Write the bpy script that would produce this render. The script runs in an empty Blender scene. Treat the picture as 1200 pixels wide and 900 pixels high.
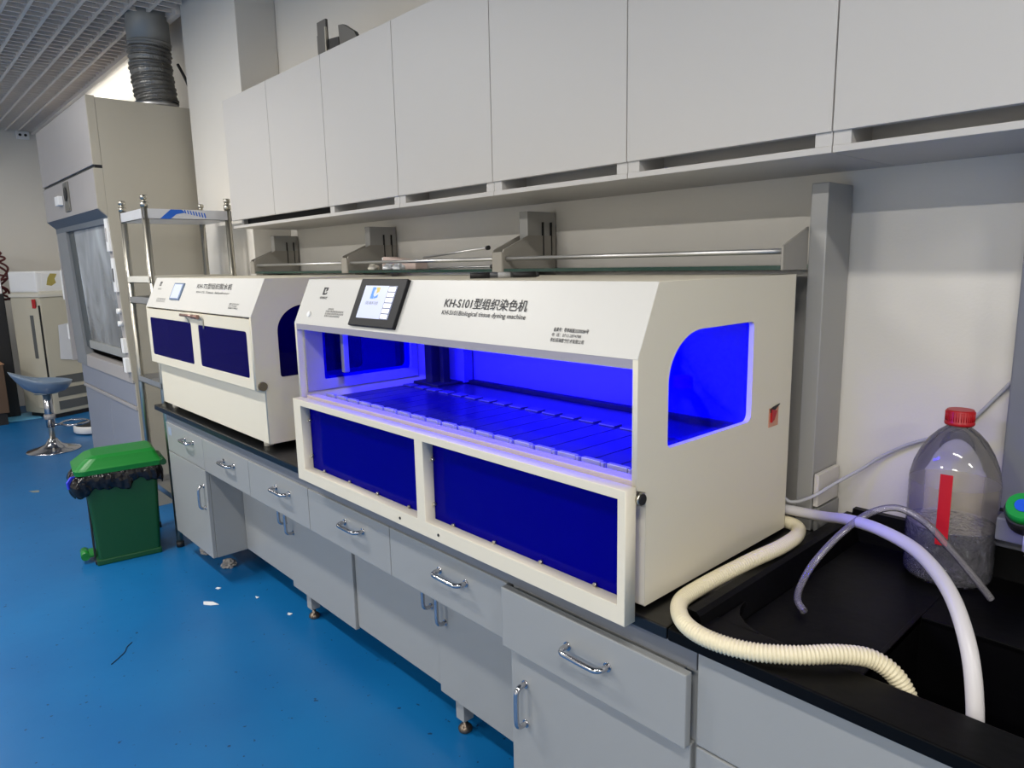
import bpy, bmesh, math, random
from mathutils import Vector, Matrix
random.seed(7)
S = bpy.context.scene
COL = S.collection
PI = math.pi

# ------------------------------------------------------------------ materials
def lin(r, g, b):
    f = lambda c: (c/255/12.92) if c/255 <= .04045 else ((c/255+.055)/1.055)**2.4
    return (f(r), f(g), f(b), 1)

def mat(name, rgb, rough=.5, metal=0., noise=.04, scale=6., bump=0., bscale=60., coat=0., emit=None, estr=0., spec=.5):
    m = bpy.data.materials.new(name); m.use_nodes = True
    nt = m.node_tree; b = nt.nodes['Principled BSDF']
    c = lin(*rgb)
    tc = nt.nodes.new('ShaderNodeTexCoord')
    n = nt.nodes.new('ShaderNodeTexNoise'); n.inputs['Scale'].default_value = scale; n.inputs['Detail'].default_value = 4
    nt.links.new(tc.outputs['Object'], n.inputs['Vector'])
    mx = nt.nodes.new('ShaderNodeMix'); mx.data_type = 'RGBA'
    mx.inputs[6].default_value = tuple(max(0, v*(1-noise)) for v in c[:3])+(1,)
    mx.inputs[7].default_value = tuple(min(1, v*(1+noise)) for v in c[:3])+(1,)
    nt.links.new(n.outputs['Fac'], mx.inputs[0]); nt.links.new(mx.outputs[2], b.inputs['Base Color'])
    b.inputs['Roughness'].default_value = rough; b.inputs['Metallic'].default_value = metal
    b.inputs['Specular IOR Level'].default_value = spec
    if coat: b.inputs['Coat Weight'].default_value = coat; b.inputs['Coat Roughness'].default_value = .05
    if bump:
        n2 = nt.nodes.new('ShaderNodeTexNoise'); n2.inputs['Scale'].default_value = bscale
        nt.links.new(tc.outputs['Object'], n2.inputs['Vector'])
        bp = nt.nodes.new('ShaderNodeBump'); bp.inputs['Strength'].default_value = bump; bp.inputs['Distance'].default_value = .01
        nt.links.new(n2.outputs['Fac'], bp.inputs['Height']); nt.links.new(bp.outputs[0], b.inputs['Normal'])
    if emit:
        b.inputs['Emission Color'].default_value = tuple(emit)+(1,); b.inputs['Emission Strength'].default_value = estr
    return m

def tint_glass(name, tint, diffuse=None, dfac=0., rough=.03, gloss=1.0):
    """thin sheet: coloured transparency + fresnel reflection (+ a little body colour)"""
    m = bpy.data.materials.new(name); m.use_nodes = True
    nt = m.node_tree; nt.nodes.clear()
    out = nt.nodes.new('ShaderNodeOutputMaterial')
    tr = nt.nodes.new('ShaderNodeBsdfTransparent'); tr.inputs[0].default_value = tuple(tint)+(1,)
    base = tr.outputs[0]
    if dfac:
        df = nt.nodes.new('ShaderNodeBsdfDiffuse'); df.inputs[0].default_value = tuple(diffuse)+(1,)
        mx = nt.nodes.new('ShaderNodeMixShader'); mx.inputs[0].default_value = dfac
        nt.links.new(tr.outputs[0], mx.inputs[1]); nt.links.new(df.outputs[0], mx.inputs[2]); base = mx.outputs[0]
    gl = nt.nodes.new('ShaderNodeBsdfGlossy'); gl.inputs['Roughness'].default_value = rough
    fr = nt.nodes.new('ShaderNodeFresnel'); fr.inputs[0].default_value = 1.45
    mu = nt.nodes.new('ShaderNodeMath'); mu.operation = 'MULTIPLY'; mu.inputs[1].default_value = gloss
    nt.links.new(fr.outputs[0], mu.inputs[0])
    m2 = nt.nodes.new('ShaderNodeMixShader')
    nt.links.new(mu.outputs[0], m2.inputs[0]); nt.links.new(base, m2.inputs[1]); nt.links.new(gl.outputs[0], m2.inputs[2])
    nt.links.new(m2.outputs[0], out.inputs[0])
    return m

M = {}
M['wall'] = mat('wall_paint', (220, 216, 208), .75, noise=.02, scale=2, bump=.05, bscale=150)
M['ceil'] = mat('ceiling_aluminium', (226, 216, 206), .5, noise=.02)
M['plenum'] = mat('plenum_dark', (30, 30, 32), .95)
M['lab'] = mat('laminate_grey', (149, 151, 151), .38, noise=.015, scale=3)
M['labside'] = mat('laminate_edge', (150, 150, 152), .5)
M['upper'] = mat('upper_laminate', (192, 189, 185), .5, noise=.012, scale=2)
M['rail'] = mat('rail_grey', (112, 116, 124), .5)
M['black'] = mat('epoxy_black', (8, 8, 9), .3, noise=.25, scale=9, bump=.04, bscale=40)
M['sink'] = mat('sink_black', (6, 6, 7), .42, noise=.3, scale=12, bump=.12, bscale=22, spec=.12)
M['chrome'] = mat('chrome', (190, 190, 194), .16, 1.)
M['steel'] = mat('stainless', (190, 186, 174), .33, 1., noise=.06, scale=20)
M['steelmatte'] = mat('brushed_steel', (205, 205, 205), .42, 1., noise=.05, scale=14)
M['footsteel'] = mat('foot_dark_steel', (110, 100, 90), .3, .8)
M['dark'] = mat('dark_rubber', (22, 22, 24), .6)
M['cream'] = mat('cream_powder_coat', (222, 215, 196), .45, noise=.012, scale=4, bump=.02, bscale=300)
M['panel'] = mat('control_panel_white', (208, 206, 200), .4, noise=.01)
M['inner'] = mat('inner_white', (156, 152, 164), .45)
M['sill'] = mat('sill_cream', (186, 174, 168), .45)
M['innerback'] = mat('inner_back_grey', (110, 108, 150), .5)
M['postgrey'] = mat('aluminium_post_grey', (160, 159, 156), .4, .25, noise=.03)
M['brkt'] = mat('bracket_grey', (150, 146, 138), .5, .1)
M['green'] = mat('bin_green', (12, 116, 40), .38, noise=.05)
M['greendk'] = mat('bin_body_green', (6, 72, 34), .42, noise=.06)
M['bag'] = mat('bin_bag_black', (16, 13, 16), .14, noise=.2, scale=20, bump=1., bscale=22)
M['blueplastic'] = mat('blue_plastic', (50, 60, 210), .4)
M['stool'] = mat('stool_vinyl', (112, 130, 152), .35, coat=.2)
M['hood'] = mat('hood_grey', (163, 159, 158), .42, noise=.02)
M['hoodside'] = mat('hood_side_beige', (170, 164, 150), .5, noise=.02)
M['hooddark'] = mat('hood_soffit', (92, 100, 110), .6)
M['hoodlow'] = mat('hood_lower_grey', (134, 138, 150), .5, noise=.02)
M['trunk'] = mat('trunking_white', (205, 200, 192), .5)
M['white'] = mat('white_plastic', (236, 236, 236), .4)
M['offwhite'] = mat('offwhite_plastic', (216, 212, 200), .45)
M['textink'] = mat('printed_ink', (50, 50, 52), .6)
M['bezel'] = mat('screen_bezel', (24, 24, 28), .5, spec=.25)
M['screen'] = mat('screen_white', (150, 155, 175), .3, emit=(.72, .78, 1.0), estr=.62)
M['scrgrey'] = mat('screen_grey', (80, 84, 105), .3, emit=(.3, .33, .48), estr=.4)
M['scrbtn'] = mat('screen_button', (230, 232, 240), .3, emit=(.85, .88, 1), estr=.8)
M['scrblue'] = mat('screen_blue', (60, 120, 200), .3, emit=(.1, .3, .75), estr=.5)
M['scrgold'] = mat('screen_gold', (190, 170, 90), .3, emit=(.55, .45, .12), estr=.5)
M['deck'] = mat('deck_lid', (34, 34, 50), .28, noise=.1, coat=.2)
M['grip'] = mat('lid_grip_grey', (92, 92, 96), .4, .3)
M['tab'] = mat('clip_metal', (190, 190, 198), .35, .6)
M['bluestrip'] = mat('blue_led_emitter', (10, 10, 255), .4, emit=(.0, .0, 1.), estr=4.)
M['hose'] = mat('corrugated_hose_cream', (226, 216, 184), .4)
M['whitehose'] = mat('white_hose', (202, 199, 200), .35)
M['cable'] = mat('grey_cable', (178, 178, 182), .5)
M['red'] = mat('red_cap', (176, 10, 22), .4)
M['redtape'] = mat('red_tape', (196, 8, 30), .5)
M['label'] = mat('ochre_label', (196, 178, 128), .6)
M['knobgreen'] = mat('tap_green', (20, 150, 60), .35)
M['knobblue'] = mat('tap_blue', (30, 90, 210), .35)
M['card'] = mat('cardboard', (88, 68, 52), .8, noise=.1)
M['wires'] = mat('maroon_wire', (90, 30, 34), .5)
M['stain'] = mat('yellow_stain', (176, 160, 84), .7, noise=.2, scale=30)
M['taupe'] = mat('dark_bracket_metal', (86, 84, 80), .5)
M['duct'] = mat('aluminium_duct_foil', (128, 128, 126), .38, .75, noise=.3, scale=40, bump=.5, bscale=90)
M['analyzer'] = mat('analyzer_beige', (196, 190, 172), .5, noise=.03)
M['ventgrey'] = mat('vent_dark', (90, 92, 92), .6)
M['paper'] = mat('paper_scrap', (225, 228, 232), .8)
M['shadepaper'] = mat('shaded_paper', (150, 146, 142), .8)  # white paper greyed to stand in for the shade under the cabinet
M['pinkbox'] = mat('pink_carton', (196, 176, 168), .7, noise=.06, scale=20)
M['diffuser'] = mat('lamp_diffuser', (250, 250, 250), .5, emit=(1, .97, .92), estr=5)
M['floorstrip'] = mat('floor_strip_lightblue', (120, 205, 255), .4)
M['bluefilm'] = mat('blue_film_print', (20, 96, 200), .4)
M['acrylic'] = tint_glass('blue_acrylic', (.02, .01, .55), (.002, .0, .5), .34, .05, .2)  # diffuse blue stands in for light glowing inside the lower compartment
M['acrylic_side'] = tint_glass('blue_acrylic_clear', (.02, .01, .95), (.0, .0, .4), .06, .04, .35)
M['acrylic_dark'] = tint_glass('navy_acrylic', (.012, .008, .4), (.002, .0, .16), .4, .05, .2)
M['glass'] = tint_glass('clear_glass', (.80, .88, .85), gloss=1.)
M['glassedge'] = mat('glass_edge_green', (26, 58, 50), .2)
M['pet'] = tint_glass('clear_pet', (.97, .97, .985), (.85, .83, .92), .09, .06, 1.0)
M['liquid'] = tint_glass('clear_liquid', (.86, .86, .90), (.7, .7, .8), .04, gloss=3.)
def ripple(m, sc, st):
    nt = m.node_tree; tc = nt.nodes.new('ShaderNodeTexCoord'); n = nt.nodes.new('ShaderNodeTexNoise'); n.inputs['Scale'].default_value = sc; n.inputs['Distortion'].default_value = 1.5
    bp = nt.nodes.new('ShaderNodeBump'); bp.inputs['Strength'].default_value = st; bp.inputs['Distance'].default_value = .02
    nt.links.new(tc.outputs['Object'], n.inputs['Vector']); nt.links.new(n.outputs['Fac'], bp.inputs['Height'])
    for q in nt.nodes:
        if q.type in ('BSDF_GLOSSY', 'FRESNEL'): nt.links.new(bp.outputs[0], q.inputs['Normal'])
ripple(M['liquid'], 28, 1.)
M['tube'] = tint_glass('clear_vinyl_tube', (.75, .75, .77), (.55, .52, .55), .22, .12, 1.3)
M['sash'] = tint_glass('hazy_sash_glass', (.60, .63, .66), (.62, .66, .70), .5, .12, .8)
def smear(m):
    nt = m.node_tree; mx = [n for n in nt.nodes if n.type == 'MIX_SHADER'][0]
    tc = nt.nodes.new('ShaderNodeTexCoord'); mp = nt.nodes.new('ShaderNodeMapping'); mp.inputs['Scale'].default_value = (1.2, 1, .6)
    n = nt.nodes.new('ShaderNodeTexNoise'); n.inputs['Scale'].default_value = 2.2; n.inputs['Detail'].default_value = 3; n.inputs['Distortion'].default_value = .5
    r = nt.nodes.new('ShaderNodeMapRange'); r.inputs[1].default_value = .35; r.inputs[2].default_value = .7; r.inputs[3].default_value = .15; r.inputs[4].default_value = .95
    nt.links.new(tc.outputs['Object'], mp.inputs[0]); nt.links.new(mp.outputs[0], n.inputs['Vector']); nt.links.new(n.outputs['Fac'], r.inputs[0])
    for q in nt.nodes:
        if q.type == 'MIX_SHADER' and q.inputs[2].links and q.inputs[2].links[0].from_node.type == 'BSDF_DIFFUSE': nt.links.new(r.outputs[0], q.inputs[0])
smear(M['sash'])

def floor_material():
    m = bpy.data.materials.new('blue_epoxy_floor'); m.use_nodes = True
    nt = m.node_tree; b = nt.nodes['Principled BSDF']
    tc = nt.nodes.new('ShaderNodeTexCoord')
    n = nt.nodes.new('ShaderNodeTexNoise'); n.inputs['Scale'].default_value = 1.6; n.inputs['Detail'].default_value = 3
    nt.links.new(tc.outputs['Object'], n.inputs['Vector'])
    r = nt.nodes.new('ShaderNodeValToRGB')
    r.color_ramp.elements[0].position = .3; r.color_ramp.elements[0].color = lin(8, 92, 152)
    r.color_ramp.elements[1].position = .7; r.color_ramp.elements[1].color = lin(14, 104, 164)
    nt.links.new(n.outputs['Fac'], r.inputs[0])
    n2 = nt.nodes.new('ShaderNodeTexNoise'); n2.inputs['Scale'].default_value = 38; n2.inputs['Detail'].default_value = 2
    nt.links.new(tc.outputs['Object'], n2.inputs['Vector'])
    r2 = nt.nodes.new('ShaderNodeValToRGB')
    r2.color_ramp.elements[0].position = .71; r2.color_ramp.elements[0].color = (0, 0, 0, 1)
    r2.color_ramp.elements[1].position = .73; r2.color_ramp.elements[1].color = (1, 1, 1, 1)
    nt.links.new(n2.outputs['Fac'], r2.inputs[0])
    mx = nt.nodes.new('ShaderNodeMix'); mx.data_type = 'RGBA'
    mx.inputs[7].default_value = lin(20, 50, 90)
    nt.links.new(r2.outputs[0], mx.inputs[0]); nt.links.new(r.outputs[0], mx.inputs[6])
    nt.links.new(mx.outputs[2], b.inputs['Base Color'])
    b.inputs['Roughness'].default_value = .36
    n3 = nt.nodes.new('ShaderNodeTexNoise'); n3.inputs['Scale'].default_value = 7
    nt.links.new(tc.outputs['Object'], n3.inputs['Vector'])
    bp = nt.nodes.new('ShaderNodeBump'); bp.inputs['Strength'].default_value = .06; bp.inputs['Distance'].default_value = .02
    nt.links.new(n3.outputs['Fac'], bp.inputs['Height']); nt.links.new(bp.outputs[0], b.inputs['Normal'])
    return m
M['floor'] = floor_material()

# ------------------------------------------------------------------ mesh builder (world coordinates)
class MB:
    def __init__(s): s.bm = bmesh.new(); s.mats = []
    def mi(s, m):
        if m is None: return 0
        if m not in s.mats: s.mats.append(m)
        return s.mats.index(m)
    def merge(s, b2, m=None):
        me = bpy.data.meshes.new('t'); b2.to_mesh(me); b2.free()
        k = s.mi(m); n0 = len(s.bm.faces)
        s.bm.from_mesh(me); bpy.data.meshes.remove(me)
        s.bm.faces.ensure_lookup_table()
        for f in s.bm.faces[n0:]: f.material_index = k
    def box(s, x0, x1, y0, y1, z0, z1, bev=0., m=None, rot=None, seg=2):
        b = bmesh.new(); bmesh.ops.create_cube(b, size=1)
        sx, sy, sz = abs(x1-x0), abs(y1-y0), abs(z1-z0)
        bmesh.ops.scale(b, vec=(sx, sy, sz), verts=b.verts)
        if bev: 
            bv = min(bev, .45*min(sx, sy, sz))
            bmesh.ops.bevel(b, geom=list(b.edges), offset=bv, segments=seg, profile=.6, affect='EDGES')
        if rot is not None: bmesh.ops.transform(b, matrix=rot, verts=b.verts)
        bmesh.ops.translate(b, vec=((x0+x1)/2, (y0+y1)/2, (z0+z1)/2), verts=b.verts)
        s.merge(b, m); return s
    def prism(s, poly, axis, a0, a1, m=None, bev=0.):
        """poly: list of 2-D points in the plane across `axis`; axis 'x' -> (y,z), 'y' -> (x,z), 'z' -> (x,y)"""
        b = bmesh.new()
        mk = {'x': lambda p, a: (a, p[0], p[1]), 'y': lambda p, a: (p[0], a, p[1]), 'z': lambda p, a: (p[0], p[1], a)}[axis]
        v0 = [b.verts.new(mk(p, a0)) for p in poly]; v1 = [b.verts.new(mk(p, a1)) for p in poly]
        b.faces.new(v0); b.faces.new(v1[::-1]); n = len(poly)
        for i in range(n): b.faces.new((v0[i], v1[i], v1[(i+1) % n], v0[(i+1) % n]))
        bmesh.ops.recalc_face_normals(b, faces=b.faces)
        if bev: bmesh.ops.bevel(b, geom=list(b.edges), offset=bev, segments=2, profile=.6, affect='EDGES')
        s.merge(b, m); return s
    def cyl(s, p0, p1, r, r2=None, seg=20, m=None, caps=True):
        p0 = Vector(p0); p1 = Vector(p1); d = p1-p0
        b = bmesh.new()
        bmesh.ops.create_cone(b, cap_ends=caps, segments=seg, radius1=r, radius2=r if r2 is None else r2, depth=d.length)
        q = Vector((0, 0, 1)).rotation_difference(d.normalized()).to_matrix().to_4x4()
        bmesh.ops.transform(b, matrix=Matrix.Translation((p0+p1)/2) @ q, verts=b.verts)
        for f in b.faces:
            if len(f.verts) == 4: f.smooth = True
        s.merge(b, m); return s
    def tube(s, pts, r, seg=12, m=None, smooth=True, sub=0, rfun=None, caps=True):
        pts = [Vector(p) for p in pts]
        if sub: pts = spline(pts, sub)
        b = bmesh.new(); rings = []; n = len(pts)
        t0 = (pts[1]-pts[0]).normalized()
        up = Vector((0, 0, 1)) if abs(t0.z) < .9 else Vector((1, 0, 0))
        nrm = t0.cross(up).normalized()
        for i, p in enumerate(pts):
            t = (pts[min(i+1, n-1)]-pts[max(i-1, 0)]).normalized()
            nrm = (nrm - t*nrm.dot(t)).normalized(); bn = t.cross(nrm)
            rr = rfun(i, n) if rfun else r
            rings.append([b.verts.new(p+(nrm*math.cos(a)+bn*math.sin(a))*rr) for a in [2*PI*k/seg for k in range(seg)]])
        for i in range(n-1):
            for k in range(seg):
                f = b.faces.new((rings[i][k], rings[i][(k+1) % seg], rings[i+1][(k+1) % seg], rings[i+1][k])); f.smooth = smooth
        if caps: b.faces.new(rings[0][::-1]); b.faces.new(rings[-1])
        s.merge(b, m); return s
    def lathe(s, prof, cx, cy, seg=32, m=None, capb=True, capt=True):
        b = bmesh.new(); rings = []
        for r, z in prof:
            rings.append([b.verts.new((cx+r*math.cos(2*PI*k/seg), cy+r*math.sin(2*PI*k/seg), z)) for k in range(seg)])
        for i in range(len(prof)-1):
            for k in range(seg):
                f = b.faces.new((rings[i][k], rings[i][(k+1) % seg], rings[i+1][(k+1) % seg], rings[i+1][k])); f.smooth = True
        if capb: b.faces.new(rings[0][::-1])
        if capt: b.faces.new(rings[-1])
        bmesh.ops.recalc_face_normals(b, faces=b.faces)
        s.merge(b, m); return s
    def quad(s, a, b_, c, d, m=None):
        b = bmesh.new(); b.faces.new([b.verts.new(p) for p in (a, b_, c, d)]); s.merge(b, m); return s
    def xf(s, mtx): bmesh.ops.transform(s.bm, matrix=mtx, verts=s.bm.verts); return s
    def build(s, name, m=None, parent=None, smooth=False):
        me = bpy.data.meshes.new(name)
        if parent is None:
            vs = [v.co for v in s.bm.verts]
            c = Vector(((min(v.x for v in vs)+max(v.x for v in vs))/2, (min(v.y for v in vs)+max(v.y for v in vs))/2, min(v.z for v in vs)))
        else:
            c = root_loc(parent)
        bmesh.ops.translate(s.bm, vec=-c, verts=s.bm.verts)
        if smooth:
            for f in s.bm.faces: f.smooth = True
        s.bm.to_mesh(me); s.bm.free()
        if s.mats:
            for x in s.mats: me.materials.append(x)
        else: me.materials.append(m)
        o = bpy.data.objects.new(name, me); COL.objects.link(o)
        if parent is None: o.location = c
        else: o.parent = parent
        return o

def root_loc(o):
    v = Vector((0, 0, 0))
    while o is not None: v += o.location; o = o.parent
    return v

def spline(pts, k):
    out = []; n = len(pts)
    for i in range(n-1):
        p0 = pts[max(i-1, 0)]; p1 = pts[i]; p2 = pts[i+1]; p3 = pts[min(i+2, n-1)]
        for j in range(k):
            t = j/k
            out.append(.5*((2*p1)+(p2-p0)*t+(2*p0-5*p1+4*p2-p3)*t*t+(3*p1-p0-3*p2+p3)*t**3))
    out.append(pts[-1]); return out

def tag(o, label, cat, group=None, kind=None):
    if label: o['label'] = label
    if cat: o['category'] = cat
    if group: o['group'] = group
    if kind: o['kind'] = kind
    return o
def thing(name, label, cat, loc, group=None):
    o = bpy.data.objects.new(name, None); COL.objects.link(o); o.location = loc; o.empty_display_size = .1
    return tag(o, label, cat, group)
def struct(o): o['kind'] = 'structure'; return o
def dup(root, loc, label=None):
    r = root.copy(); COL.objects.link(r); r.location = loc
    if label: r['label'] = label
    def rec(src, dst):
        for ch in list(src.children):
            c = ch.copy(); COL.objects.link(c); c.parent = dst; rec(ch, c)
    rec(root, r); return r

def plate(name, outer, holes, t, m, parent, frame, bev=0.0):
    """flat plate with holes; frame=(origin,u,v,n): 2-D (a,b) -> origin+a*u+b*v, thickness t along n, centred"""
    cu = bpy.data.curves.new('c', 'CURVE'); cu.dimensions = '2D'; cu.fill_mode = 'BOTH'; cu.extrude = t/2-bev
    if bev: cu.bevel_depth = bev; cu.bevel_resolution = 1; cu.offset = -bev
    for pl in [outer]+holes:
        sp = cu.splines.new('POLY'); sp.points.add(len(pl)-1); sp.use_cyclic_u = True
        for i, p in enumerate(pl): sp.points[i].co = (p[0], p[1], 0, 1)
    o = bpy.data.objects.new('tmp', cu); COL.objects.link(o)
    me = mesh_of(o); bpy.data.objects.remove(o)
    return place_mesh(me, name, m, parent, frame)
def mesh_of(o):
    bpy.context.view_layer.update()
    dg = bpy.context.evaluated_depsgraph_get()
    return bpy.data.meshes.new_from_object(o.evaluated_get(dg))
def place_mesh(me, name, m, parent, frame):
    O, u, v, n = [Vector(q) for q in frame]
    rl = root_loc(parent)
    for vt in me.vertices:
        c = vt.co; vt.co = O+u*c.x+v*c.y+n*c.z-rl
    if u.cross(v).dot(n) < 0: me.flip_normals()
    me.materials.clear(); me.materials.append(m); me.name = name
    o = bpy.data.objects.new(name, me); COL.objects.link(o); o.parent = parent
    return o
def lettering(txt, x0, x1, b0, b1, frame, m, parent, name='lettering', bold=0.):
    """text fitted to the box (x0..x1, b0..b1) of the frame plane"""
    cu = bpy.data.curves.new('f', 'FONT'); cu.body = txt; cu.size = 1; cu.extrude = .0; cu.offset = bold
    o = bpy.data.objects.new('tmp', cu); COL.objects.link(o); me = mesh_of(o); bpy.data.objects.remove(o)
    xs = [v.co.x for v in me.vertices]; ys = [v.co.y for v in me.vertices]
    ax, bx, ay, by = min(xs), max(xs), min(ys), max(ys)
    for v in me.vertices:
        v.co.x = x0+(v.co.x-ax)/(bx-ax)*(x1-x0); v.co.y = b0+(v.co.y-ay)/(by-ay)*(b1-b0); v.co.z = .0012
    return place_mesh(me, name, m, parent, frame)
def rr(x0, x1, y0, y1, r, k=5):
    pts = []
    rs = r if isinstance(r, (list, tuple)) else [r]*4   # corners: (x1,y1),(x0,y1),(x0,y0),(x1,y0)
    cs = [(x1, y1, 0, -1, -1), (x0, y1, 90, 1, -1), (x0, y0, 180, 1, 1), (x1, y0, 270, -1, 1)]
    for (cx, cy, a0, sx, sy), q in zip(cs, rs):
        n = k
        for i in range(n+1):
            a = math.radians(a0+90*i/n)
            pts.append((cx+sx*q+q*math.cos(a), cy+sy*q+q*math.sin(a)))
    return pts

# ------------------------------------------------------------------ camera
cam = bpy.data.cameras.new('camera'); co = bpy.data.objects.new('camera', cam); COL.objects.link(co)
cam.sensor_fit = 'HORIZONTAL'; cam.sensor_width = 36; cam.lens = 817.7317/1200*36; cam.clip_start = .02
Rm = Matrix(((0.678731178573427, -0.11191261799190608, 0.7258095846477396), (0.7341060612026399, 0.13071725988286975, -0.6663342170969913), (-0.020304633408964927, 0.9850830238629189, 0.17087761105310306)))
co.matrix_world = Matrix.Translation((0.77404968, -1.78156463, 1.48389876)) @ Rm.to_4x4()
S.camera = co

# ------------------------------------------------------------------ setting
WY = .045; XF = -8.9; ZC = 3.0
fl = struct(MB().box(XF-.1, 5, -6, .2, -.05, 0).build('floor', M['floor']))
struct(MB().box(XF-.1, 5, WY, WY+.12, 0, 3.7).build('wall_back', M['wall']))
struct(MB().box(XF-.1, XF, -6, WY, 0, 3.7).build('wall_left', M['wall']))
struct(MB().box(XF, XF+.22, -.72, WY, 0, 3.7, .01).build('wall_left', M['wall']))
struct(MB().box(4.9, 5, -6, WY, 0, 3.7).build('wall_right', M['wall']))
struct(MB().box(XF-.1, 5, -6.1, -6, 0, 3.7).build('wall_front', M['wall']))
struct(MB().box(-3.03, 1.6, WY-.012, WY-.001, 0, .15, .002).build('added_dark_board', M['dark']))  # unseen dark board, added to deepen the shade under the bench
struct(MB().box(-3.83, -3.04, -.175, WY-.001, 0, 3.7, .004).build('wall_pillar', M['wall']))
struct(MB().box(XF-.1, 5, -6, WY+.1, 3.6, 3.7).build('ceiling', M['plenum']))
# open cell ceiling: main bars along x every 150 mm, fine cross slats
def grille():
    g = MB()
    y = -.315
    while y > -5.9:
        g.box(XF, -2.2, y-.009, y+.009, ZC, ZC+.05); y -= .1095
    x = XF+.03
    while x < -2.2:
        g.box(x-.006, x+.006, -5.9, -.2, ZC+.002, ZC+.006).box(x-.0015, x+.0015, -5.9, -.2, ZC+.006, ZC+.026); x += .092
    return g
struct(grille().build('ceiling', M['ceil']))
struct(MB().box(XF, -3.835, -.2, -.165, ZC-.02, ZC+.06, .004).build('trim_1', M['ceil']))
# small white sensor on far wall
t = thing('wall_sensor', 'tiny white box with two dark dots high on the far wall under the ceiling', 'sensor', (XF+.24, -.28, 2.93))
MB().box(XF+.22, XF+.27, -.34, -.22, 2.92, 3.0, .006).build('housing', M['white'], t)
for dy in (-.025, .025): MB().cyl((XF+.27, -.28+dy, 2.96), (XF+.275, -.28+dy, 2.96), .014).build('socket_hole', M['dark'], t)

# ------------------------------------------------------------------ worktop, sink
wt = MB().box(-3.09, .068, -.75, WY-.002, .775, .80, .003)
tag(wt.build('worktop', M['black']), 'long black epoxy worktop running along the wall under both machines', 'worktop')

sk = thing('laboratory_sink', 'black moulded lab sink with raised rims at the right end of the bench', 'sink', (.8, -.35, .775))
s = MB()
s.box(.07, 1.6, -.75, -.645, .775, .80, .003)                 # front rim
s.prism([(.072, .776), (.072, .818), (.078, .824), (.098, .824), (.106, .817), (.125, .768), (.125, .76), (.09, .76)], 'y', -.699, WY-.003)
s.prism([(WY-.003, .76), (WY-.003, .842), (.022, .842), (.008, .765), (.008, .76)], 'x', .1, 1.6)
s.box(.10, .365, -.65, .03, .752, .765)                       # drain board
s.box(.365, 1.6, -.30, .03, .752, .765, .002)                 # back ledge
# front-left rounded wall of the tray
cr = [(.118, -.645), (.118, -.56)]+[(.118+.09*(1-math.cos(a)), -.56-.085*math.sin(a)) for a in [PI/2*i/6 for i in range(7)]]
s.prism([(.118, -.65), (.118, -.55), (.124, -.58), (.138, -.608), (.162, -.63), (.20, -.646), (.20, -.65)], 'z', .764, .80)
s.box(.15, .38, -.652, -.643, .765, .799)
s.build('sink_top', M['sink'], sk)
b = MB()
b.box(.355, .365, -.66, -.29, .50, .766, .002).box(.365, 1.5, -.30, -.29, .50, .76).box(.365, 1.5, -.66, -.65, .50, .78).box(1.49, 1.5, -.65, -.3, .50, .78)
b.box(.355, 1.5, -.66, -.29, .49, .50)
b.cyl((.9, -.47, .5), (.9, -.47, .503), .045)
b.build('basin', M['sink'], sk)

# ------------------------------------------------------------------ base cabinets
def handle_h(parent, xc, z, y, w=.112, r=.0065, so=.032, tilt=0):
    pts = [(xc-w/2, y, z), (xc-w/2, y-so*.55, z), (xc-w/2+.008, y-so*.9, z), (xc-w/2+.024, y-so, z), (xc+w/2-.024, y-so, z), (xc+w/2-.008, y-so*.9, z), (xc+w/2, y-so*.55, z), (xc+w/2, y, z)]
    m = MB().tube(pts, r, 12, sub=3)
    for sgn in (-1, 1): m.cyl((xc+sgn*w/2, y+.001, z), (xc+sgn*w/2, y-.003, z), .010)
    return m.build('handle', M['chrome'], parent)
def handle_v(parent, x, zc, y, w=.105, r=.0065, so=.032):
    pts = [(x, y, zc+w/2), (x, y-so*.55, zc+w/2), (x, y-so*.9, zc+w/2-.008), (x, y-so, zc+w/2-.024), (x, y-so, zc-w/2+.024), (x, y-so*.9, zc-w/2+.008), (x, y-so*.55, zc-w/2), (x, y, zc-w/2)]
    m = MB().tube(pts, r, 12, sub=3)
    for sgn in (-1, 1): m.cyl((x, y+.001, zc+sgn*w/2), (x, y-.003, zc+sgn*w/2), .010)
    return m.build('handle', M['chrome'], parent)
def leg(parent, x, y, ztop):
    l = MB().box(x-.02, x+.02, y-.02, y+.02, .045, ztop, .002).build('leg', M['lab'], parent)
    MB().lathe([(.021, .0), (.023, .004), (.023, .012), (.016, .02), (.008, .024), (.008, .046)], x, y, 20).build('levelling_foot', M['footsteel'], l)
FY = -.73
W2 = .5175
X0 = -2.992
DG = 'grey drawers in a row under the black worktop'
def front(parent, name, x0, x1, z0, z1, y=FY, th=.018):
    return MB().box(x0+.0015, x1-.0015, y, y+th, z0, z1, .0025).build(name, M['lab'], parent)

# full-depth cabinet at the left end (drawer over door)
c = thing('base_cabinet', 'grey base cabinet beside the green bin, with one drawer over one door', 'cabinet', (X0+W2/2, -.35, 0))
c0 = c
bd = MB().box(X0, X0+W2, FY+.019, 0, .139, .722, .001)
bd.build('body', M['lab'], c)
d = front(c, 'drawer', X0, X0+W2, .573, .722); handle_h(d, -2.66, .678, FY)
d = front(c, 'door', X0, X0+W2, .139, .569); handle_v(d, -2.512, .435, FY, so=.026)
for x in (X0+.05, X0+W2-.05):
    leg(c, x, -.30, .139)
    leg(c, x, -.06, .139)
MB().box(X0+.03, X0+.075, FY-.001, FY, .66, .70).build('sticker', M['blueplastic'] if False else mat('pale_blue_sticker', (150, 165, 185), .5), c)['label'] = 'small pale blue sticker on the drawer'

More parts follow.
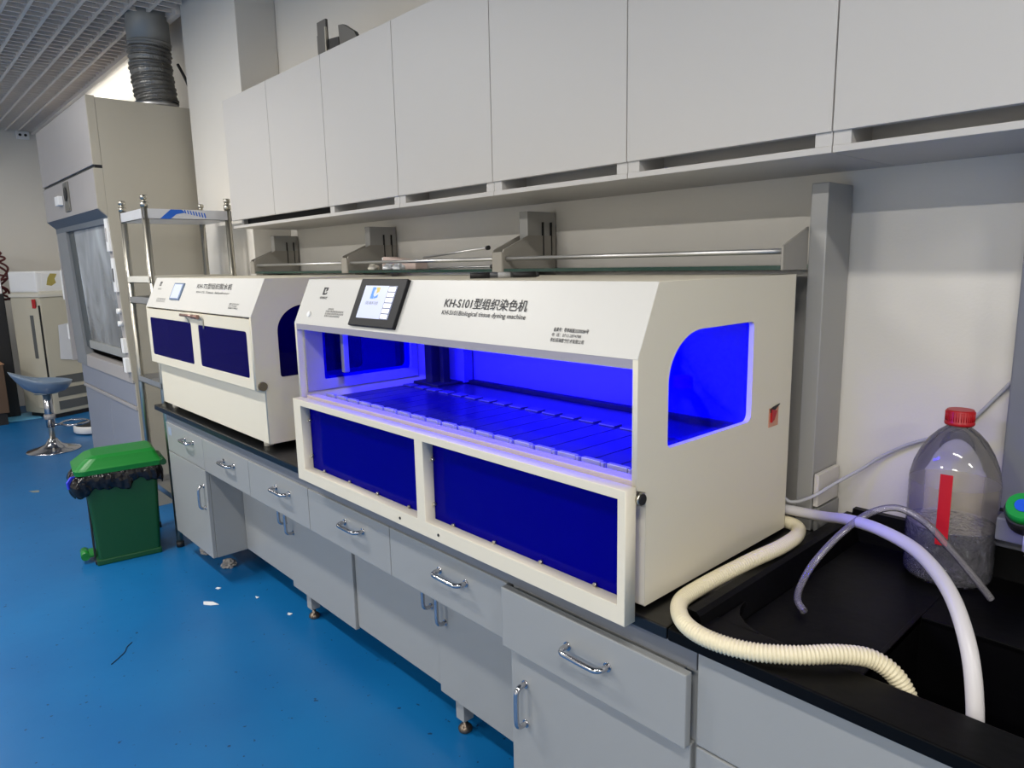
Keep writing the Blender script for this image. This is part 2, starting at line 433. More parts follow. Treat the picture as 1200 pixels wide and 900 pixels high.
# front apron rail below worktop with drawer box carcass
ap = MB().box(X0, .118, FY+.006, FY+.03, .722, .775, .001)
ap.box(X0, X0+.03, FY+.03, 0, .722, .775).box(.06, .118, FY+.03, 0, .722, .748)
tag(ap.build('bench_rail', M['rail']), 'grey steel rail of the bench frame between black worktop and drawer fronts', 'rail')

labs = ['grey drawer over the open knee space, directly right of the left-end cabinet',
        'grey drawer under the worktop below the left machine right edge, above the recessed doors',
        'grey drawer under the worktop below the left blue window of the large machine',
        'grey drawer under the worktop with chrome handle, left neighbour of the protruding near drawer']
hx = [-2.165, -1.645, -1.13, -.62]
for i in range(4):
    x0 = X0+W2*(i+1)
    dr = thing('drawer_unit', labs[i], 'drawer', (x0+W2/2, -.5, .569), DG)
    MB().box(x0+.004, x0+W2-.004, FY+.019, -.25, .573, .721, .001).build('drawer_box', M['lab'], dr)
    d = front(dr, 'drawer_front', x0, x0+W2, .569, .722); handle_h(d, hx[i], .667, FY)

RY = -.572
def recessed(x0, x1, xm, label, legs):
    c = thing('base_cabinet', label, 'cabinet', ((x0+x1)/2, -.3, 0), 'recessed two-door base cabinets')
    MB().box(x0, x1, RY+.02, 0, .143, .568, .001).build('body', M['lab'], c)
    d = front(c, 'door', x0, xm, .143, .566, RY+.002); handle_v(d, xm-.045, .455, RY+.002)
    d = front(c, 'door', xm, x1, .130, .566, RY-.008); handle_v(d, xm+.04, .435, RY-.008)
    for x in legs: leg(c, x, -.535, .143)
    for x in (x0+.05, x1-.05): leg(c, x, -.06, .143)
recessed(-2.472, -1.432, -1.957, 'grey recessed two-door base cabinet next to the left-end cabinet', (-1.87,))
recessed(-1.430, -.404, -.905, 'grey recessed two-door base cabinet next to the near protruding drawer cabinet', (-.84,))

c = thing('base_cabinet', 'grey base cabinet at the near end, protruding drawer over a door beside the sink unit', 'cabinet', (-.14, -.35, 0))
x0 = -.402; x1 = .118
MB().box(x0, x1, FY+.019, 0, .139, .722, .001).build('body', M['lab'], c)
d = MB().box(x0, x1-.004, FY-.022, FY-.002, .569, .722, .003).build('drawer', M['lab'], c)
MB().box(x0+.02, x1-.03, FY-.002, -.3, .58, .712).build('drawer_box', M['lab'], d)
handle_h(d, -.129, .658, FY-.022)
d = front(c, 'door', x0+.006, x1-.004, .139, .566); handle_v(d, -.345, .43, FY)
for x in (x0+.05, x1-.05): leg(c, x, -.68, .139); leg(c, x, -.1, .139)

c = thing('sink_cabinet', 'grey cabinet with plain front panel carrying the black sink', 'cabinet', (.8, -.35, 0))
MB().box(.124, 1.6, FY+.02, 0, .139, .485, .001).build('body', M['lab'], c)
MB().box(.124, 1.6, FY+.001, FY+.02, .574, .774, .002).build('front_panel', M['lab'], c)
for a in (.124, .62, 1.11):
    d = front(c, 'door', a, a+.49, .139, .570); handle_v(d, a+.43, .43, FY)
MB().box(.124, .14, FY+.02, 0, .49, .75, .0).box(1.584, 1.6, FY+.02, 0, .49, .75).build('side_panel', M['lab'], c)
for x in (.17, 1.55): leg(c, x, -.68, .139)

# ------------------------------------------------------------------ upper cabinets
UY = -.311; UX = -2.449; UW = .5172
def upper(x0, n, label, gap_blocks, dark):
    x1 = x0+n*UW
    c = thing('wall_cabinet', label, 'cabinet', ((x0+x1)/2, -.15, 1.69), 'light grey wall cabinets above the bench')
    bm = MB()
    bm.box(x0+.001, x1-.001, UY+.019, WY-.001, 1.752, 2.32, .001)                 # carcass
    bm.box(x0+.001, x1-.001, UY+.004, WY-.001, 1.69, 1.704, .0015)                # bottom board
    bm.box(x0+.001, x1-.001, -.20, WY-.001, 1.704, 1.752)
    if gap_blocks:
        for a in (x0+.001, x1-.036): bm.box(a, a+.035, UY+.006, -.20, 1.704, 1.752, .001)
    else:
        bm.box(x0+.001, x0+.03, UY+.05, -.2, 1.704, 1.752, .001)
    bm.build('body', M['upper'], c)
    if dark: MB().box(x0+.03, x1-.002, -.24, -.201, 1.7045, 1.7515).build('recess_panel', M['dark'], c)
    for k in range(n):
        MB().box(x0+k*UW+.0015, x0+(k+1)*UW-.0015, UY, UY+.018, 1.731, 2.324, .0015).build('door', M['upper'], c)
    return c
upper(UX-UW, 2, 'light grey wall cabinet with two doors, far left beside the pillar', False, True)
ul = ['light grey single-door wall cabinet under the dark bracket, right of the two-door cabinet',
      'light grey single-door wall cabinet, second to the right of the two-door one',
      'light grey single-door wall cabinet above the title lettering of the large machine',
      'light grey single-door wall cabinet directly above the tall grey upright post',
      'light grey single-door wall cabinet cut off by the top right corner of the photo']
for k in range(5): upper(UX+(k+1)*UW, 1, ul[k], True, False)

t = thing('metal_bracket', 'dark grey metal bracket lying on top of the wall cabinets', 'bracket', (-1.95, -.25, 2.324))
m = MB().box(-2.045, -2.033, -.255, -.235, 2.325, 2.43, .002).box(-2.028, -1.955, -.262, -.25, 2.325, 2.475, .003)
m.build('upright_plate', M['taupe'], t)
MB().prism([(-1.96, 2.325), (-1.96, 2.395), (-1.862, 2.385), (-1.862, 2.325)], 'y', -.26, -.235).build('web', M['dark'], t)
MB().prism([(-1.850, 2.325), (-1.855, 2.425), (-1.82, 2.42), (-1.74, 2.375), (-1.70, 2.325)], 'y', -.262, -.245).build('hook', M['taupe'], t)
MB().box(-1.952, -1.944, -.27, -.262, 2.325, 2.44).build('pin', M['steel'], t)

# ------------------------------------------------------------------ reagent shelf
rs = thing('reagent_shelf', 'grey reagent rack with four uprights and glass shelf behind the machines', 'shelf', (-1.5, -.1, .80))
for x in (.005, -1.005, -2.01, -2.99):
    top = 1.655
    MB().box(x, x+.041, -.10, .038, .8005, top, .003).build('upright', M['postgrey'], rs)
for i, x in enumerate((-1.005, -2.01, -2.99)):
    a = MB().prism([(-.10, 1.465), (-.222, 1.455), (-.222, 1.51), (-.215, 1.528), (-.10, 1.575), (.03, 1.575), (.03, 1.465)], 'x', x-.006, x-.001)
    a.prism([(-.10, 1.465), (-.222, 1.455), (-.222, 1.51), (-.215, 1.528), (-.10, 1.575), (.03, 1.575), (.03, 1.465)], 'x', x+.042, x+.047)
    a.box(x-.003, x+.044, -.224, -.2215, 1.455, 1.52, .001)
    br = a.build('arm', M['brkt'], rs)
    for yy in (-.03, .01):
        MB().box(x+.0412, x+.0485, yy-.002, yy+.002, 1.50, 1.62).build('slot', M['dark'], br)
a = MB().prism([(-.10, 1.455), (-.222, 1.455), (-.222, 1.51), (-.10, 1.555)], 'x', -.002, .003); br = a.build('arm', M['brkt'], rs)
MB().cyl((-.003, -.2, 1.50), (-.010, -.2, 1.50), .007).build('screw', M['steel'], br)
xs = [(-2.94, -2.012), (-1.96, -1.012), (-.955, -.004)]
for a0, a1 in xs:
    g = MB(); g.box(a0, a1, -.2168, -.0, 1.4555, 1.4655, m=M['glass'])
    g.box(a0, a1, -.2195, -.217, 1.4555, 1.4655, m=M['glassedge']); g.build('glass_shelf', None, rs)
    MB().cyl((a0-.005, -.205, 1.498), (a1+.003, -.205, 1.498), .0065, seg=16).build('guard_rail', M['steelmatte'], rs)
    for yy in (-.06,):
        MB().box(a0-.05, a0+.02, -.16, -.02, 1.4475, 1.455).build('shelf_clip', M['brkt'], rs)

def at_shelf(): pass
t = thing('small_carton', 'small pinkish paper carton lying on the glass shelf beside the second upright', 'carton', (-1.72, -.08, 1.466))
MB().prism([(-1.85, 1.467), (-1.84, 1.521), (-1.60, 1.498), (-1.60, 1.467)], 'y', -.12, -.06, bev=.003).build('body', M['pinkbox'], t)
MB().box(-1.855, -1.848, -.115, -.065, 1.468, 1.518, .001).build('flap', M['white'], t)
for i, (x, w, lab) in enumerate([(-1.84, .05, 'leftmost crumpled yellowish tissue lump on the glass shelf'), (-1.72, .045, 'middle small white tissue lump on the glass shelf'), (-1.65, .06, 'rightmost and largest white crumpled tissue on the glass shelf')]):
    bm = bmesh.new(); bmesh.ops.create_icosphere(bm, subdivisions=3, radius=1)
    for v in bm.verts:
        k = 1+.22*math.sin(7*v.co.x+i)*math.cos(6*v.co.y+2*i)+.1*random.uniform(-1, 1)
        v.co = Vector((v.co.x*w*.55*k, v.co.y*.02*k, max(v.co.z*k, -.45)*.017+.0085))
        v.co += Vector((x, -.17, 1.4662))
    q = MB(); q.merge(bm); tag(q.build('tissue', M['offwhite'] if i == 0 else M['paper'], smooth=True), lab, 'tissue', 'crumpled tissues on the glass shelf')
for i, (p, q, lab) in enumerate([((-1.02, -.235, 1.535), (-1.5, -.15, 1.512), 'upper thin steel rod with black tip leaning on the third upright arm'), ((-1.05, -.19, 1.4735), (-1.5, -.12, 1.4705), 'lower thin steel rod with black tip lying on the glass shelf')]):
    r = thing('thin_rod', lab, 'rod', p, 'thin rods with black tips')
    p = Vector(p); q = Vector(q)
    MB().cyl(p, q, .004, seg=12).build('shaft', M['steelmatte'], r)
    dd = (p-q).normalized(); MB().cyl(p, p+dd*.012, .0075, seg=14).build('tip', M['dark'], r)

# ------------------------------------------------------------------ staining machine (large)
def side_profile(dyn=0): return [(-.146, .81), (-.146, 1.444), (-.694, 1.444), (-.757, 1.304), (-.757, 1.055), (-.728, 1.045), (-.728, .81)]
WIN = [(-.337, 1.118), (-.337, 1.3455)]
def window_poly(y0, y1, z0, z1, r=.012, R=.10):
    pts = []
    def arc(cy, cz, rr_, a0, a1, n):
        for i in range(n+1):
            a = math.radians(a0+(a1-a0)*i/n); pts.append((cy+rr_*math.cos(a), cz+rr_*math.sin(a)))
    arc(y1-r, z1-r, r, 0, 90, 4)
    n = 14
    for i in range(n+1):
        a = math.radians(90+90*i/n); pts.append((y0+R*1.15+R*1.15*math.cos(a), z1-R+R*math.sin(a)))
    arc(y0+r, z0+r, r, 180, 270, 4); arc(y1-r*1.5, z0+r*1.5, r*1.5, 270, 360, 5)
    return pts
K1 = thing('tissue_staining_machine', 'large cream bench machine with open front lit blue inside, black touch screen and blue windows', 'lab machine', (-.69, -.45, .80))
wp = window_poly(-.66, -.337, 1.118, 1.3455)
for xs_, nm in ((-.006, 'side_panel'), (-1.381, 'side_panel')):
    sp = plate(nm, side_profile(), [wp], .012, M['cream'], K1, ((xs_, 0, 0), (0, 1, 0), (0, 0, 1), (1, 0, 0)))
    sgn = 1 if xs_ > -.5 else -1
    plate('side_window', window_poly(-.672, -.325, 1.106, 1.358), [], .003, M['acrylic_side'], sp, ((xs_-.0085*1, 0, 0) if sgn > 0 else (xs_+.0085, 0, 0), (0, 1, 0), (0, 0, 1), (1, 0, 0)))
MB().box(-1.375, -.012, -.694, -.146, 1.432, 1.444).build('top_panel', M['cream'], K1)
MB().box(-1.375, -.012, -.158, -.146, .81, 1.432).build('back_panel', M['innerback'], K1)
MB().box(-1.375, -.012, -.728, -.158, .81, .822).build('base_panel', M['cream'], K1)
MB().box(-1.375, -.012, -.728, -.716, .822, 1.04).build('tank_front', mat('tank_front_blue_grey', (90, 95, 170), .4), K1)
for x in (-1.3, -.08):
    for y in (-.66, -.22): MB().cyl((x, y, .8), (x, y, .811), .018).build('foot', M['dark'], K1)
# control panel on the chamfer
L1 = math.hypot(.063, .14)
def chf(y0, z0, y1, z1):
    Ln = math.hypot(y1-y0, z1-z0); v = Vector((0, y0-y1, z0-z1))/Ln      # up the slope
    n = Vector((0, -(z0-z1), -(y1-y0)))/Ln                                # outward
    n = Vector((0, -(z0-z1)/Ln, -(y1-y0)/Ln))
    return (Vector((0, y0, z0)), Vector((1, 0, 0)), v, n)
F1 = chf(-.694, 1.444, -.757, 1.304)   # b coordinate = -s (0 top .. -L bottom)
cp = plate('control_panel', [(-1.387, -L1), (-.0005, -L1), (-.0005, 0), (-1.387, 0)], [], .010, M['panel'], K1, (F1[0]-F1[3]*.004, F1[1], F1[2], F1[3]))
MB().prism([(-.757, 1.305), (-.757, 1.286), (-.741, 1.286), (-.741, 1.305)], 'x', -1.375, -.012).build('panel_lip', M['inner'], K1)
def onp(F, h): return (F[0]+F[3]*h, F[1], F[2], F[3])
bz = plate('touch_screen', rr(-1.034, -.800, -.1435, -.001, .003), [], .012, M['bezel'], cp, onp(F1, .006), bev=.002)
def flat(name, pts, h, m, parent, F): return plate(name, pts, [], .0012, m, parent, onp(F, h))
flat('display', rr(-.998, -.836, -.120, -.023, .001), .0130, M['screen'], bz, F1)
flat('menu_strip', rr(-.876, -.836, -.120, -.023, .001), .0134, M['scrgrey'], bz, F1)
for i in range(6):
    zz = -.027-i*.0158
    flat('menu_button', rr(-.873, -.839, zz-.012, zz, .001), .0138, M['scrbtn'], bz, F1)
def logo(x0, b0, w, h, F, lift, m1, m2, parent):
    P = lambda a, c: (x0+a*w, b0+c*h)
    flat('emblem', [P(0, 0), P(.42, 0), P(.42, .2), P(.3, .35), P(.3, .75), P(.42, .85), P(.42, 1), P(0, 1)], lift, m1, parent, F)
    flat('emblem', [P(.48, 1), P(.95, 1), P(.95, .62), P(.6, .45), P(.6, .8), P(.48, .8)], lift, m2, parent, F)
    flat('emblem', [P(.48, 0), P(.9, .12), P(.9, .38), P(.62, .2), P(.48, .2)], lift, m1, parent, F)
logo(-.955, -.062, .040, .034, F1, .0134, M['scrblue'], M['scrgold'], bz)
lettering('阔海科技', -.970, -.905, -.080, -.070, onp(F1, .0130), M['scrgrey'], bz)
logo(-1.262, -.052, .028, .025, F1, .0014, M['textink'], M['textink'], cp)
lettering('阔海科技', -1.270, -1.222, -.0665, -.0575, onp(F1, .001), M['textink'], cp, bold=.01)
lettering('KH-S101型组织染色机', -.622, -.326, -.0735, -.0455, onp(F1, .001), M['textink'], cp, bold=.012)
lettering('KH-S101Biological tissue dyeing machine', -.622, -.322, -.0945, -.0795, onp(F1, .001), M['textink'], cp, bold=.008)
lettering('备案号：鄂孝械备20200084号', -.229, -.134, -.112, -.1025, onp(F1, .001), M['textink'], cp, bold=.01)
lettering('电  话：0712-2874788', -.230, -.150, -.1225, -.1145, onp(F1, .001), M['textink'], cp)
lettering('孝感阔海医疗技术有限公司', -.231, -.139, -.1345, -.1255, onp(F1, .001), M['textink'], cp, bold=.01)
rnd = random.Random(3)
for i in range(4):           # four lines too small to read: broken strokes
    x = -1.195 if i == 0 else -1.205
    xe = -1.165 if i == 0 else (-1.098 if i < 3 else -1.115)
    zz = -.095-i*.0075
    m = MB()
    while x < xe:
        w = rnd.uniform(.003, .007); P = F1[0]+F1[3]*.0016
        for (dz0, dz1) in ((0, .0012), (.0022, .0034), (.0042, .0052)):
            a = P+F1[1]*x+F1[2]*(zz+dz0-.005); b_ = P+F1[1]*(x+w)+F1[2]*(zz+dz0-.005)
            m.quad(a, b_, b_+F1[2]*(dz1-dz0), a+F1[2]*(dz1-dz0))
        x += w+.0022
    m.build('fine_print', M['textink'], cp)
pb = MB().cyl(F1[0]+F1[1]*(-1.304)-F1[2]*.119, F1[0]+F1[1]*(-1.304)-F1[2]*.119+F1[3]*.006, .009); pb.build('push_button', M['white'], cp)

# lower window frame hanging in front
fr_out = [(-1.372, .789), (-.0005, .789), (-.0005, 1.062), (-1.372, 1.062)]
h1 = [(-1.322, .829), (-.684, .829), (-.684, 1.042), (-1.322, 1.042)]
h2 = [(-.648, .829), (-.020, .829), (-.020, 1.042), (-.648, 1.042)]
fr = plate('window_frame', fr_out, [h1, h2], .033, M['cream'], K1, ((0, -.7735, 0), (1, 0, 0), (0, 0, 1), (0, -1, 0)), bev=.0015)
for (a, b_) in ((-1.335, -.672), (-.66, -.013)):
    ac = MB().box(a, b_, -.7565, -.7525, .822, 1.052, m=M['acrylic']).build('blue_window', None, fr)
for (a, b_) in ((-1.322, -.684), (-.648, -.020)):
    for i in range(4 if a < -1 else 4):
        x = a+.08+(b_-a-.16)*i/3
        for z in (.8335, 1.0385):
            MB().cyl((x, -.7575, z), (x, -.764, z), .0042, seg=10).build('screw', M['steel'], fr)
    for z in (.87, .99):
        MB().cyl((a+.003, -.7575, z), (a+.003, -.766, z), .0045, seg=10).build('screw', M['steel'], fr)
for x in (-.766, -.593): MB().cyl((x, -.790, .808), (x, -.7915, .808), .004, seg=10).build('screw_hole', M['dark'], fr)
MB().cyl((.006, -.748, 1.037), (.009, -.748, 1.037), .0105, seg=24).build('pivot_knob', M['dark'], K1)
MB().cyl((-.0005, -.748, 1.037), (.0065, -.748, 1.037), .013, .012, seg=24).build('knob_collar', M['steel'], K1)
MB().box(-.034, -.0006, -.7284, -.7275, .812, 1.045).build('side_flange', M['cream'], K1)
# sill with slide channel behind the frame
MB().box(-1.36, -.012, -.757, -.745, 1.035, 1.058, .001).box(-1.36, -.012, -.745, -.712, 1.035, 1.068, .003).box(-1.36, -.012, -.712, -.700, 1.035, 1.055).build('sill', M['sill'], K1)
# tank deck with 18 lids, each with a clip
MB().box(-1.36, -.012, -.700, -.158, 1.02, 1.044).build('deck', M['deck'], K1)
pitch = (1.270-.075)/17
for i in range(18):
    x = -1.285+i*pitch+.0
    ld = MB().box(x-pitch/2+.001, x+pitch/2-.001, -.690, -.36, 1.0445, 1.058, .0015).build('tank_lid', M['deck'], K1)
    cl = MB().box(x-.030, x+.022, -.700, -.688, 1.058, 1.073, .0012)
    cl.box(x+.024, x+.031, -.700, -.690, 1.058, 1.071, .001)
    cl.build('clip', M['tab'], ld)
    MB().box(x-.026, x+.026, -.40, -.365, 1.0582, 1.063, .002).build('lid_grip', M['grip'], ld)
MB().box(-1.36, -.012, -.36, -.20, 1.0445, 1.052, .002).build('rear_deck', M['deck'], K1)
MB().box(-1.36, -.012, -.185, -.158, 1.0445, 1.062).build('guide_slot', M['dark'], K1)
# inside left: inner frame around window, gantry mast and grey rod
ifr = plate('inner_window_frame', [(-.735, 1.075), (-.29, 1.075), (-.29, 1.39), (-.70, 1.39), (-.735, 1.32)], [window_poly(-.672, -.32, 1.11, 1.355, .006, .02)], .006, M['inner'], K1, ((-1.370, 0, 0), (0, 1, 0), (0, 0, 1), (1, 0, 0)), bev=.001)
MB().box(-1.345, -1.325, -.62, -.60, 1.13, 1.40, .003).build('gantry_rod', mat('rod_grey', (150, 150, 148), .5), K1)
g = MB().box(-1.31, -1.27, -.30, -.26, 1.05, 1.42, .002).box(-1.26, -1.24, -.27, -.24, 1.05, 1.42, .002).box(-1.36, -1.21, -.32, -.20, 1.047, 1.06, .002)
g.build('gantry_mast', M['dark'], K1)
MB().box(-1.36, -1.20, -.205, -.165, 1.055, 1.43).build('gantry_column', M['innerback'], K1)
MB().box(-1.345, -1.26, -.60, -.54, 1.385, 1.430, .003).build('gantry_motor', M['tab'], K1)
MB().box(-1.30, -.04, -.665, -.635, 1.412, 1.431, .003).build('led_strip', M['bluestrip'], K1)
# power switch recess in the right side
sw = MB().box(-.0005, .0012, -.253, -.207, 1.088, 1.134, .0005, m=mat('switch_recess_cream', (205, 150, 120), .5)).build('power_switch', None, K1)
MB().prism([(-.247, 1.10), (-.247, 1.132), (-.222, 1.126), (-.235, 1.105)], 'x', .001, .006, M['red']).build('rocker', None, sw)
MB().prism([(-.250, 1.132), (-.235, 1.136), (-.205, 1.140), (-.246, 1.120)], 'x', .001, .004, M['dark']).build('recess_shadow_lip', None, sw)

# ------------------------------------------------------------------ dehydrator (far machine)
XR = -1.74; XL = -3.015
K2 = thing('tissue_dehydrator', 'smaller cream bench machine with two navy windows and small portrait screen, beside the rack', 'lab machine', ((XR+XL)/2, -.45, .80))
pr = [(-.146, .825), (-.146, 1.446), (-.692, 1.446), (-.755, 1.306), (-.755, 1.300), (-.722, 1.300), (-.722, .825)]
pr2 = [(-.146, .825), (-.146, 1.446), (-.692, 1.446), (-.757, 1.306), (-.757, 1.036), (-.722, 1.036), (-.722, .825)]
wp2 = window_poly(-.660, -.30, 1.075, 1.345)
for xs_ in (XR-.006, XL+.006):
    sp = plate('side_panel', pr2, [wp2], .012, M['cream'], K2, ((xs_, 0, 0), (0, 1, 0), (0, 0, 1), (1, 0, 0)))
    plate('side_window', window_poly(-.672, -.29, 1.063, 1.357), [], .003, M['acrylic_dark'], sp, ((xs_-.0085 if xs_ > -2 else xs_+.0085, 0, 0), (0, 1, 0), (0, 0, 1), (1, 0, 0)))
MB().box(XL+.012, XR-.012, -.692, -.146, 1.434, 1.446).build('top_panel', M['cream'], K2)
MB().box(XL+.012, XR-.012, -.158, -.146, .825, 1.434).build('back_panel', M['cream'], K2)
MB().box(XL+.012, XR-.012, -.722, -.158, .825, 1.035, .002).build('lower_body', M['cream'], K2)
for x in (XL+.09, XR-.09):
    for y in (-.69, -.22): MB().cyl((x, y, .8), (x, y, .826), .018).build('foot', M['offwhite'], K2)
F2 = chf(-.692, 1.446, -.757, 1.306)
L2 = math.hypot(.065, .14)
cp2 = plate('control_panel', [(XL, -L2+.002), (XR-.0005, -L2+.002), (XR-.0005, 0), (XL, 0)], [], .010, M['panel'], K2, (F2[0]-F2[3]*.004, F2[1], F2[2], F2[3]))
# screen keeps the slight skew of its mounting square to the panel
bz2 = plate('touch_screen', rr(-2.695, -2.565, -.1085, -.0265, .003), [], .008, mat('screen_frame_blue_grey', (104, 124, 150), .4), cp2, onp(F2, .003), bev=.001)
flat('display', rr(-2.682, -2.578, -.101, -.034, .001), .0078, M['screen'], bz2, F2)
lettering('KH-TS型组织脱水机', -2.400, -2.012, -.050, -.024, onp(F2, .001), M['textink'], cp2, bold=.004)
lettering('KH-TS Tissue dehydrator', -2.385, -2.015, -.072, -.060, onp(F2, .001), M['textink'], cp2)
logo(-2.925, -.042, .03, .022, F2, .0014, M['textink'], M['textink'], cp2)
lettering('阔海科技', -2.93, -2.88, -.062, -.053, onp(F2, .001), M['textink'], cp2)
lettering('备案号：鄂孝械备20200084号', -1.978, -1.882, -.1105, -.1035, onp(F2, .001), M['textink'], cp2)
lettering('电  话：0712-2874788', -1.978, -1.900, -.1185, -.1125, onp(F2, .001), M['textink'], cp2)
lettering('孝感阔海医疗技术有限公司', -1.978, -1.884, -.1275, -.1205, onp(F2, .001), M['textink'], cp2, bold=.01)
for i in range(3):
    x = -2.89; m = MB()
    while x < -2.76:
        w = rnd.uniform(.004, .008); P = F2[0]+F2[3]*.0016
        for (dz0, dz1) in ((0, .0012), (.003, .0042)):
            a = P+F2[1]*x+F2[2]*(-.108-i*.0075+dz0); b_ = P+F2[1]*(x+w)+F2[2]*(-.108-i*.0075+dz0)
            m.quad(a, b_, b_+F2[2]*(dz1-dz0), a+F2[2]*(dz1-dz0))
        x += w+.003
    m.build('fine_print', M['textink'], cp2)
d2 = plate('door', [(XL+.012, 1.036), (XR-.012, 1.036), (XR-.012, 1.300), (XL+.012, 1.300)],
           [rr(-2.962, -2.383, 1.076, 1.258, .012), rr(-2.296, -1.788, 1.078, 1.253, .012)], .022, M['cream'], K2, ((0, -.748, 0), (1, 0, 0), (0, 0, 1), (0, -1, 0)), bev=.001)
for a, b_ in ((-2.972, -2.373), (-2.306, -1.778)):
    MB().box(a+.0095, b_-.0095, -.7575, -.7545, 1.0755, 1.2585).build('navy_window', M['acrylic_dark'], d2)
hd = MB().cyl((-2.455, -.775, 1.290), (-2.30, -.775, 1.290), .006, seg=12).cyl((-2.31, -.775, 1.289), (-2.24, -.775, 1.289), .009, seg=12)
hd.build('door_handle', mat('copper_handle', (150, 118, 108), .35, .6), d2)
MB().tube([(-2.245, -.772, 1.289), (-2.225, -.766, 1.287), (-2.222, -.762, 1.27), (-2.222, -.761, 1.24)], .0025, 8, sub=4).tube([(-2.40, -.772, 1.285), (-2.40, -.763, 1.27), (-2.40, -.761, 1.255)], .0022, 8, sub=3).build('latch_wire', M['steel'], d2)
MB().cyl((XR, -.735, 1.05), (XR+.010, -.735, 1.05), .017, seg=24).build('pivot_knob', mat('pivot_bronze', (120, 112, 96), .35, .6), K2)
# marker pen on top of large machine
pn = thing('marker_pen', 'black marker pen with grey band lying on top of the large machine', 'pen', (-.62, -.56, 1.4445))
pa = Vector((-.668, -.60, 1.4530)); pq = Vector((-.555, -.455, 1.4530)); dd = (pq-pa)
MB().cyl(pa, pa+dd*.28, .0078, seg=16).build('end', M['dark'], pn)
MB().cyl(pa+dd*.28, pa+dd*.62, .0074, seg=16).build('barrel', mat('pen_barrel', (70, 72, 74), .4), pn)
MB().cyl(pa+dd*.40, pa+dd*.58, .0077, seg=16).build('band', mat('pen_band', (160, 160, 160), .4), pn)
MB().cyl(pa+dd*.62, pa+dd*.95, .0078, seg=16).cyl(pa+dd*.95, pq, .0078, .005, seg=16).build('cap', M['dark'], pn)

# ------------------------------------------------------------------ hoses, bottle, tap
hp = [(-.06, -.122, .818), (.0, -.124, .818), (.035, -.145, .819), (.056, -.19, .823), (.080, -.265, .838), (.084, -.345, .841), (.072, -.43, .838), (.052, -.52, .826), (.042, -.60, .819), (.046, -.67, .818), (.078, -.722, .818), (.125, -.752, .818), (.18, -.757, .818), (.24, -.738, .818), (.30, -.70, .822), (.345, -.655, .824), (.385, -.615, .815), (.42, -.600, .79), (.445, -.598, .745), (.455, -.598, .69)]
pts = spline([Vector(p) for p in hp], 16)
# equidistant resample
def resample(pts, step):
    out = [pts[0]]; acc = 0
    for a, b_ in zip(pts, pts[1:]):
        d = (b_-a).length
        while acc+d >= step:
            t_ = (step-acc)/d; a = a+(b_-a)*t_; d = (b_-a).length; acc = 0; out.append(a)
        acc += d
    return out
rp = resample(pts, .00165)
m = MB().tube(rp, .016, 20, rfun=lambda i, n: .0152+.0014*math.cos(2*PI*i/4))
tag(m.build('corrugated_hose', M['hose']), 'thick cream corrugated hose curling from the large machine over the worktop into the sink', 'hose')
wh = [(-.06, -.13, .85), (.0, -.125, .852), (.09, -.14, .862), (.19, -.235, .905), (.29, -.33, .935), (.385, -.42, .945), (.46, -.505, .925), (.51, -.575, .875), (.534, -.61, .80), (.540, -.618, .72), (.54, -.62, .66)]
tag(MB().tube(wh, .0125, 16, sub=12).build('white_hose', M['whitehose']), 'smooth white hose arching from behind the machine into the sink', 'hose')
ct = [(.2, -.462, .775), (.178, -.445, .785), (.165, -.405, .80), (.172, -.36, .84), (.20, -.30, .895), (.235, -.245, .935), (.28, -.215, .95), (.33, -.205, .93), (.375, -.195, .885), (.42, -.18, .83), (.452, -.165, .785)]
tag(MB().tube(ct, .0075, 14, sub=10).build('clear_tube', M['tube']), 'thin clear plastic tube arching over the sink in front of the bottle', 'tube')
cb = [(-.040, -.122, 1.0), (-.032, -.122, .93), (-.024, -.125, .895), (-.004, -.125, .875), (.018, -.122, .877), (.04, -.12, .888), (.064, -.110, .905), (.088, -.06, .928), (.12, .0, .955), (.155, .024, .988), (.21, .03, 1.028), (.27, .034, 1.06), (.335, .036, 1.105), (.385, .036, 1.172), (.42, .025, 1.22), (.47, .01, 1.265), (.60, -.0, 1.30)]
tag(MB().tube(cb, .0042, 10, sub=8).build('wall_cable', M['cable']), 'thin grey cable running along the white wall behind the bottle', 'cable')

bx, by_, bz0 = .34, -.056, .7655
bt = thing('water_bottle', 'large clear plastic bottle with red cap, standing at the back of the sink', 'bottle', (bx, by_, bz0))
prof = [(.070, 0), (.082, .004), (.087, .015), (.087, .06), (.085, .066), (.087, .072), (.088, .12), (.088, .13)]
for i in range(7): prof += [(.0873, .137+i*.0135), (.0882, .144+i*.0135)]
prof += [(.087, .235), (.081, .262), (.070, .29), (.055, .316), (.038, .335), (.026, .344), (.022, .348), (.022, .362)]
MB().lathe([(r, bz0+z) for r, z in prof], bx, by_, 48, capt=False).build('body', M['pet'], bt)
lab_ = MB().lathe([(.0872, bz0+.128), (.0872, bz0+.222)], bx, by_, 48, capb=False, capt=False)
lab_.build('ribbed_band', tint_glass('translucent_label', (.94, .90, .80), (.75, .68, .5), .20, .3, .5), bt)
MB().lathe([(.084, bz0+.006), (.084, bz0+.125)], bx, by_, 48).build('liquid', M['liquid'], bt)
cpf = [(.027, bz0+.352), (.029, bz0+.354)]
c_ = MB().lathe([(.0275, bz0+.350), (.029, bz0+.353), (.029, bz0+.357), (.0275, bz0+.359), (.0275, bz0+.380), (.0255, bz0+.384)], bx, by_, 40)
for k in range(36):
    a = 2*PI*k/36; c_.cyl((bx+.0277*math.cos(a), by_+.0277*math.sin(a), bz0+.360), (bx+.0277*math.cos(a), by_+.0277*math.sin(a), bz0+.380), .0009, seg=6)
c_.build('cap', M['red'], bt)
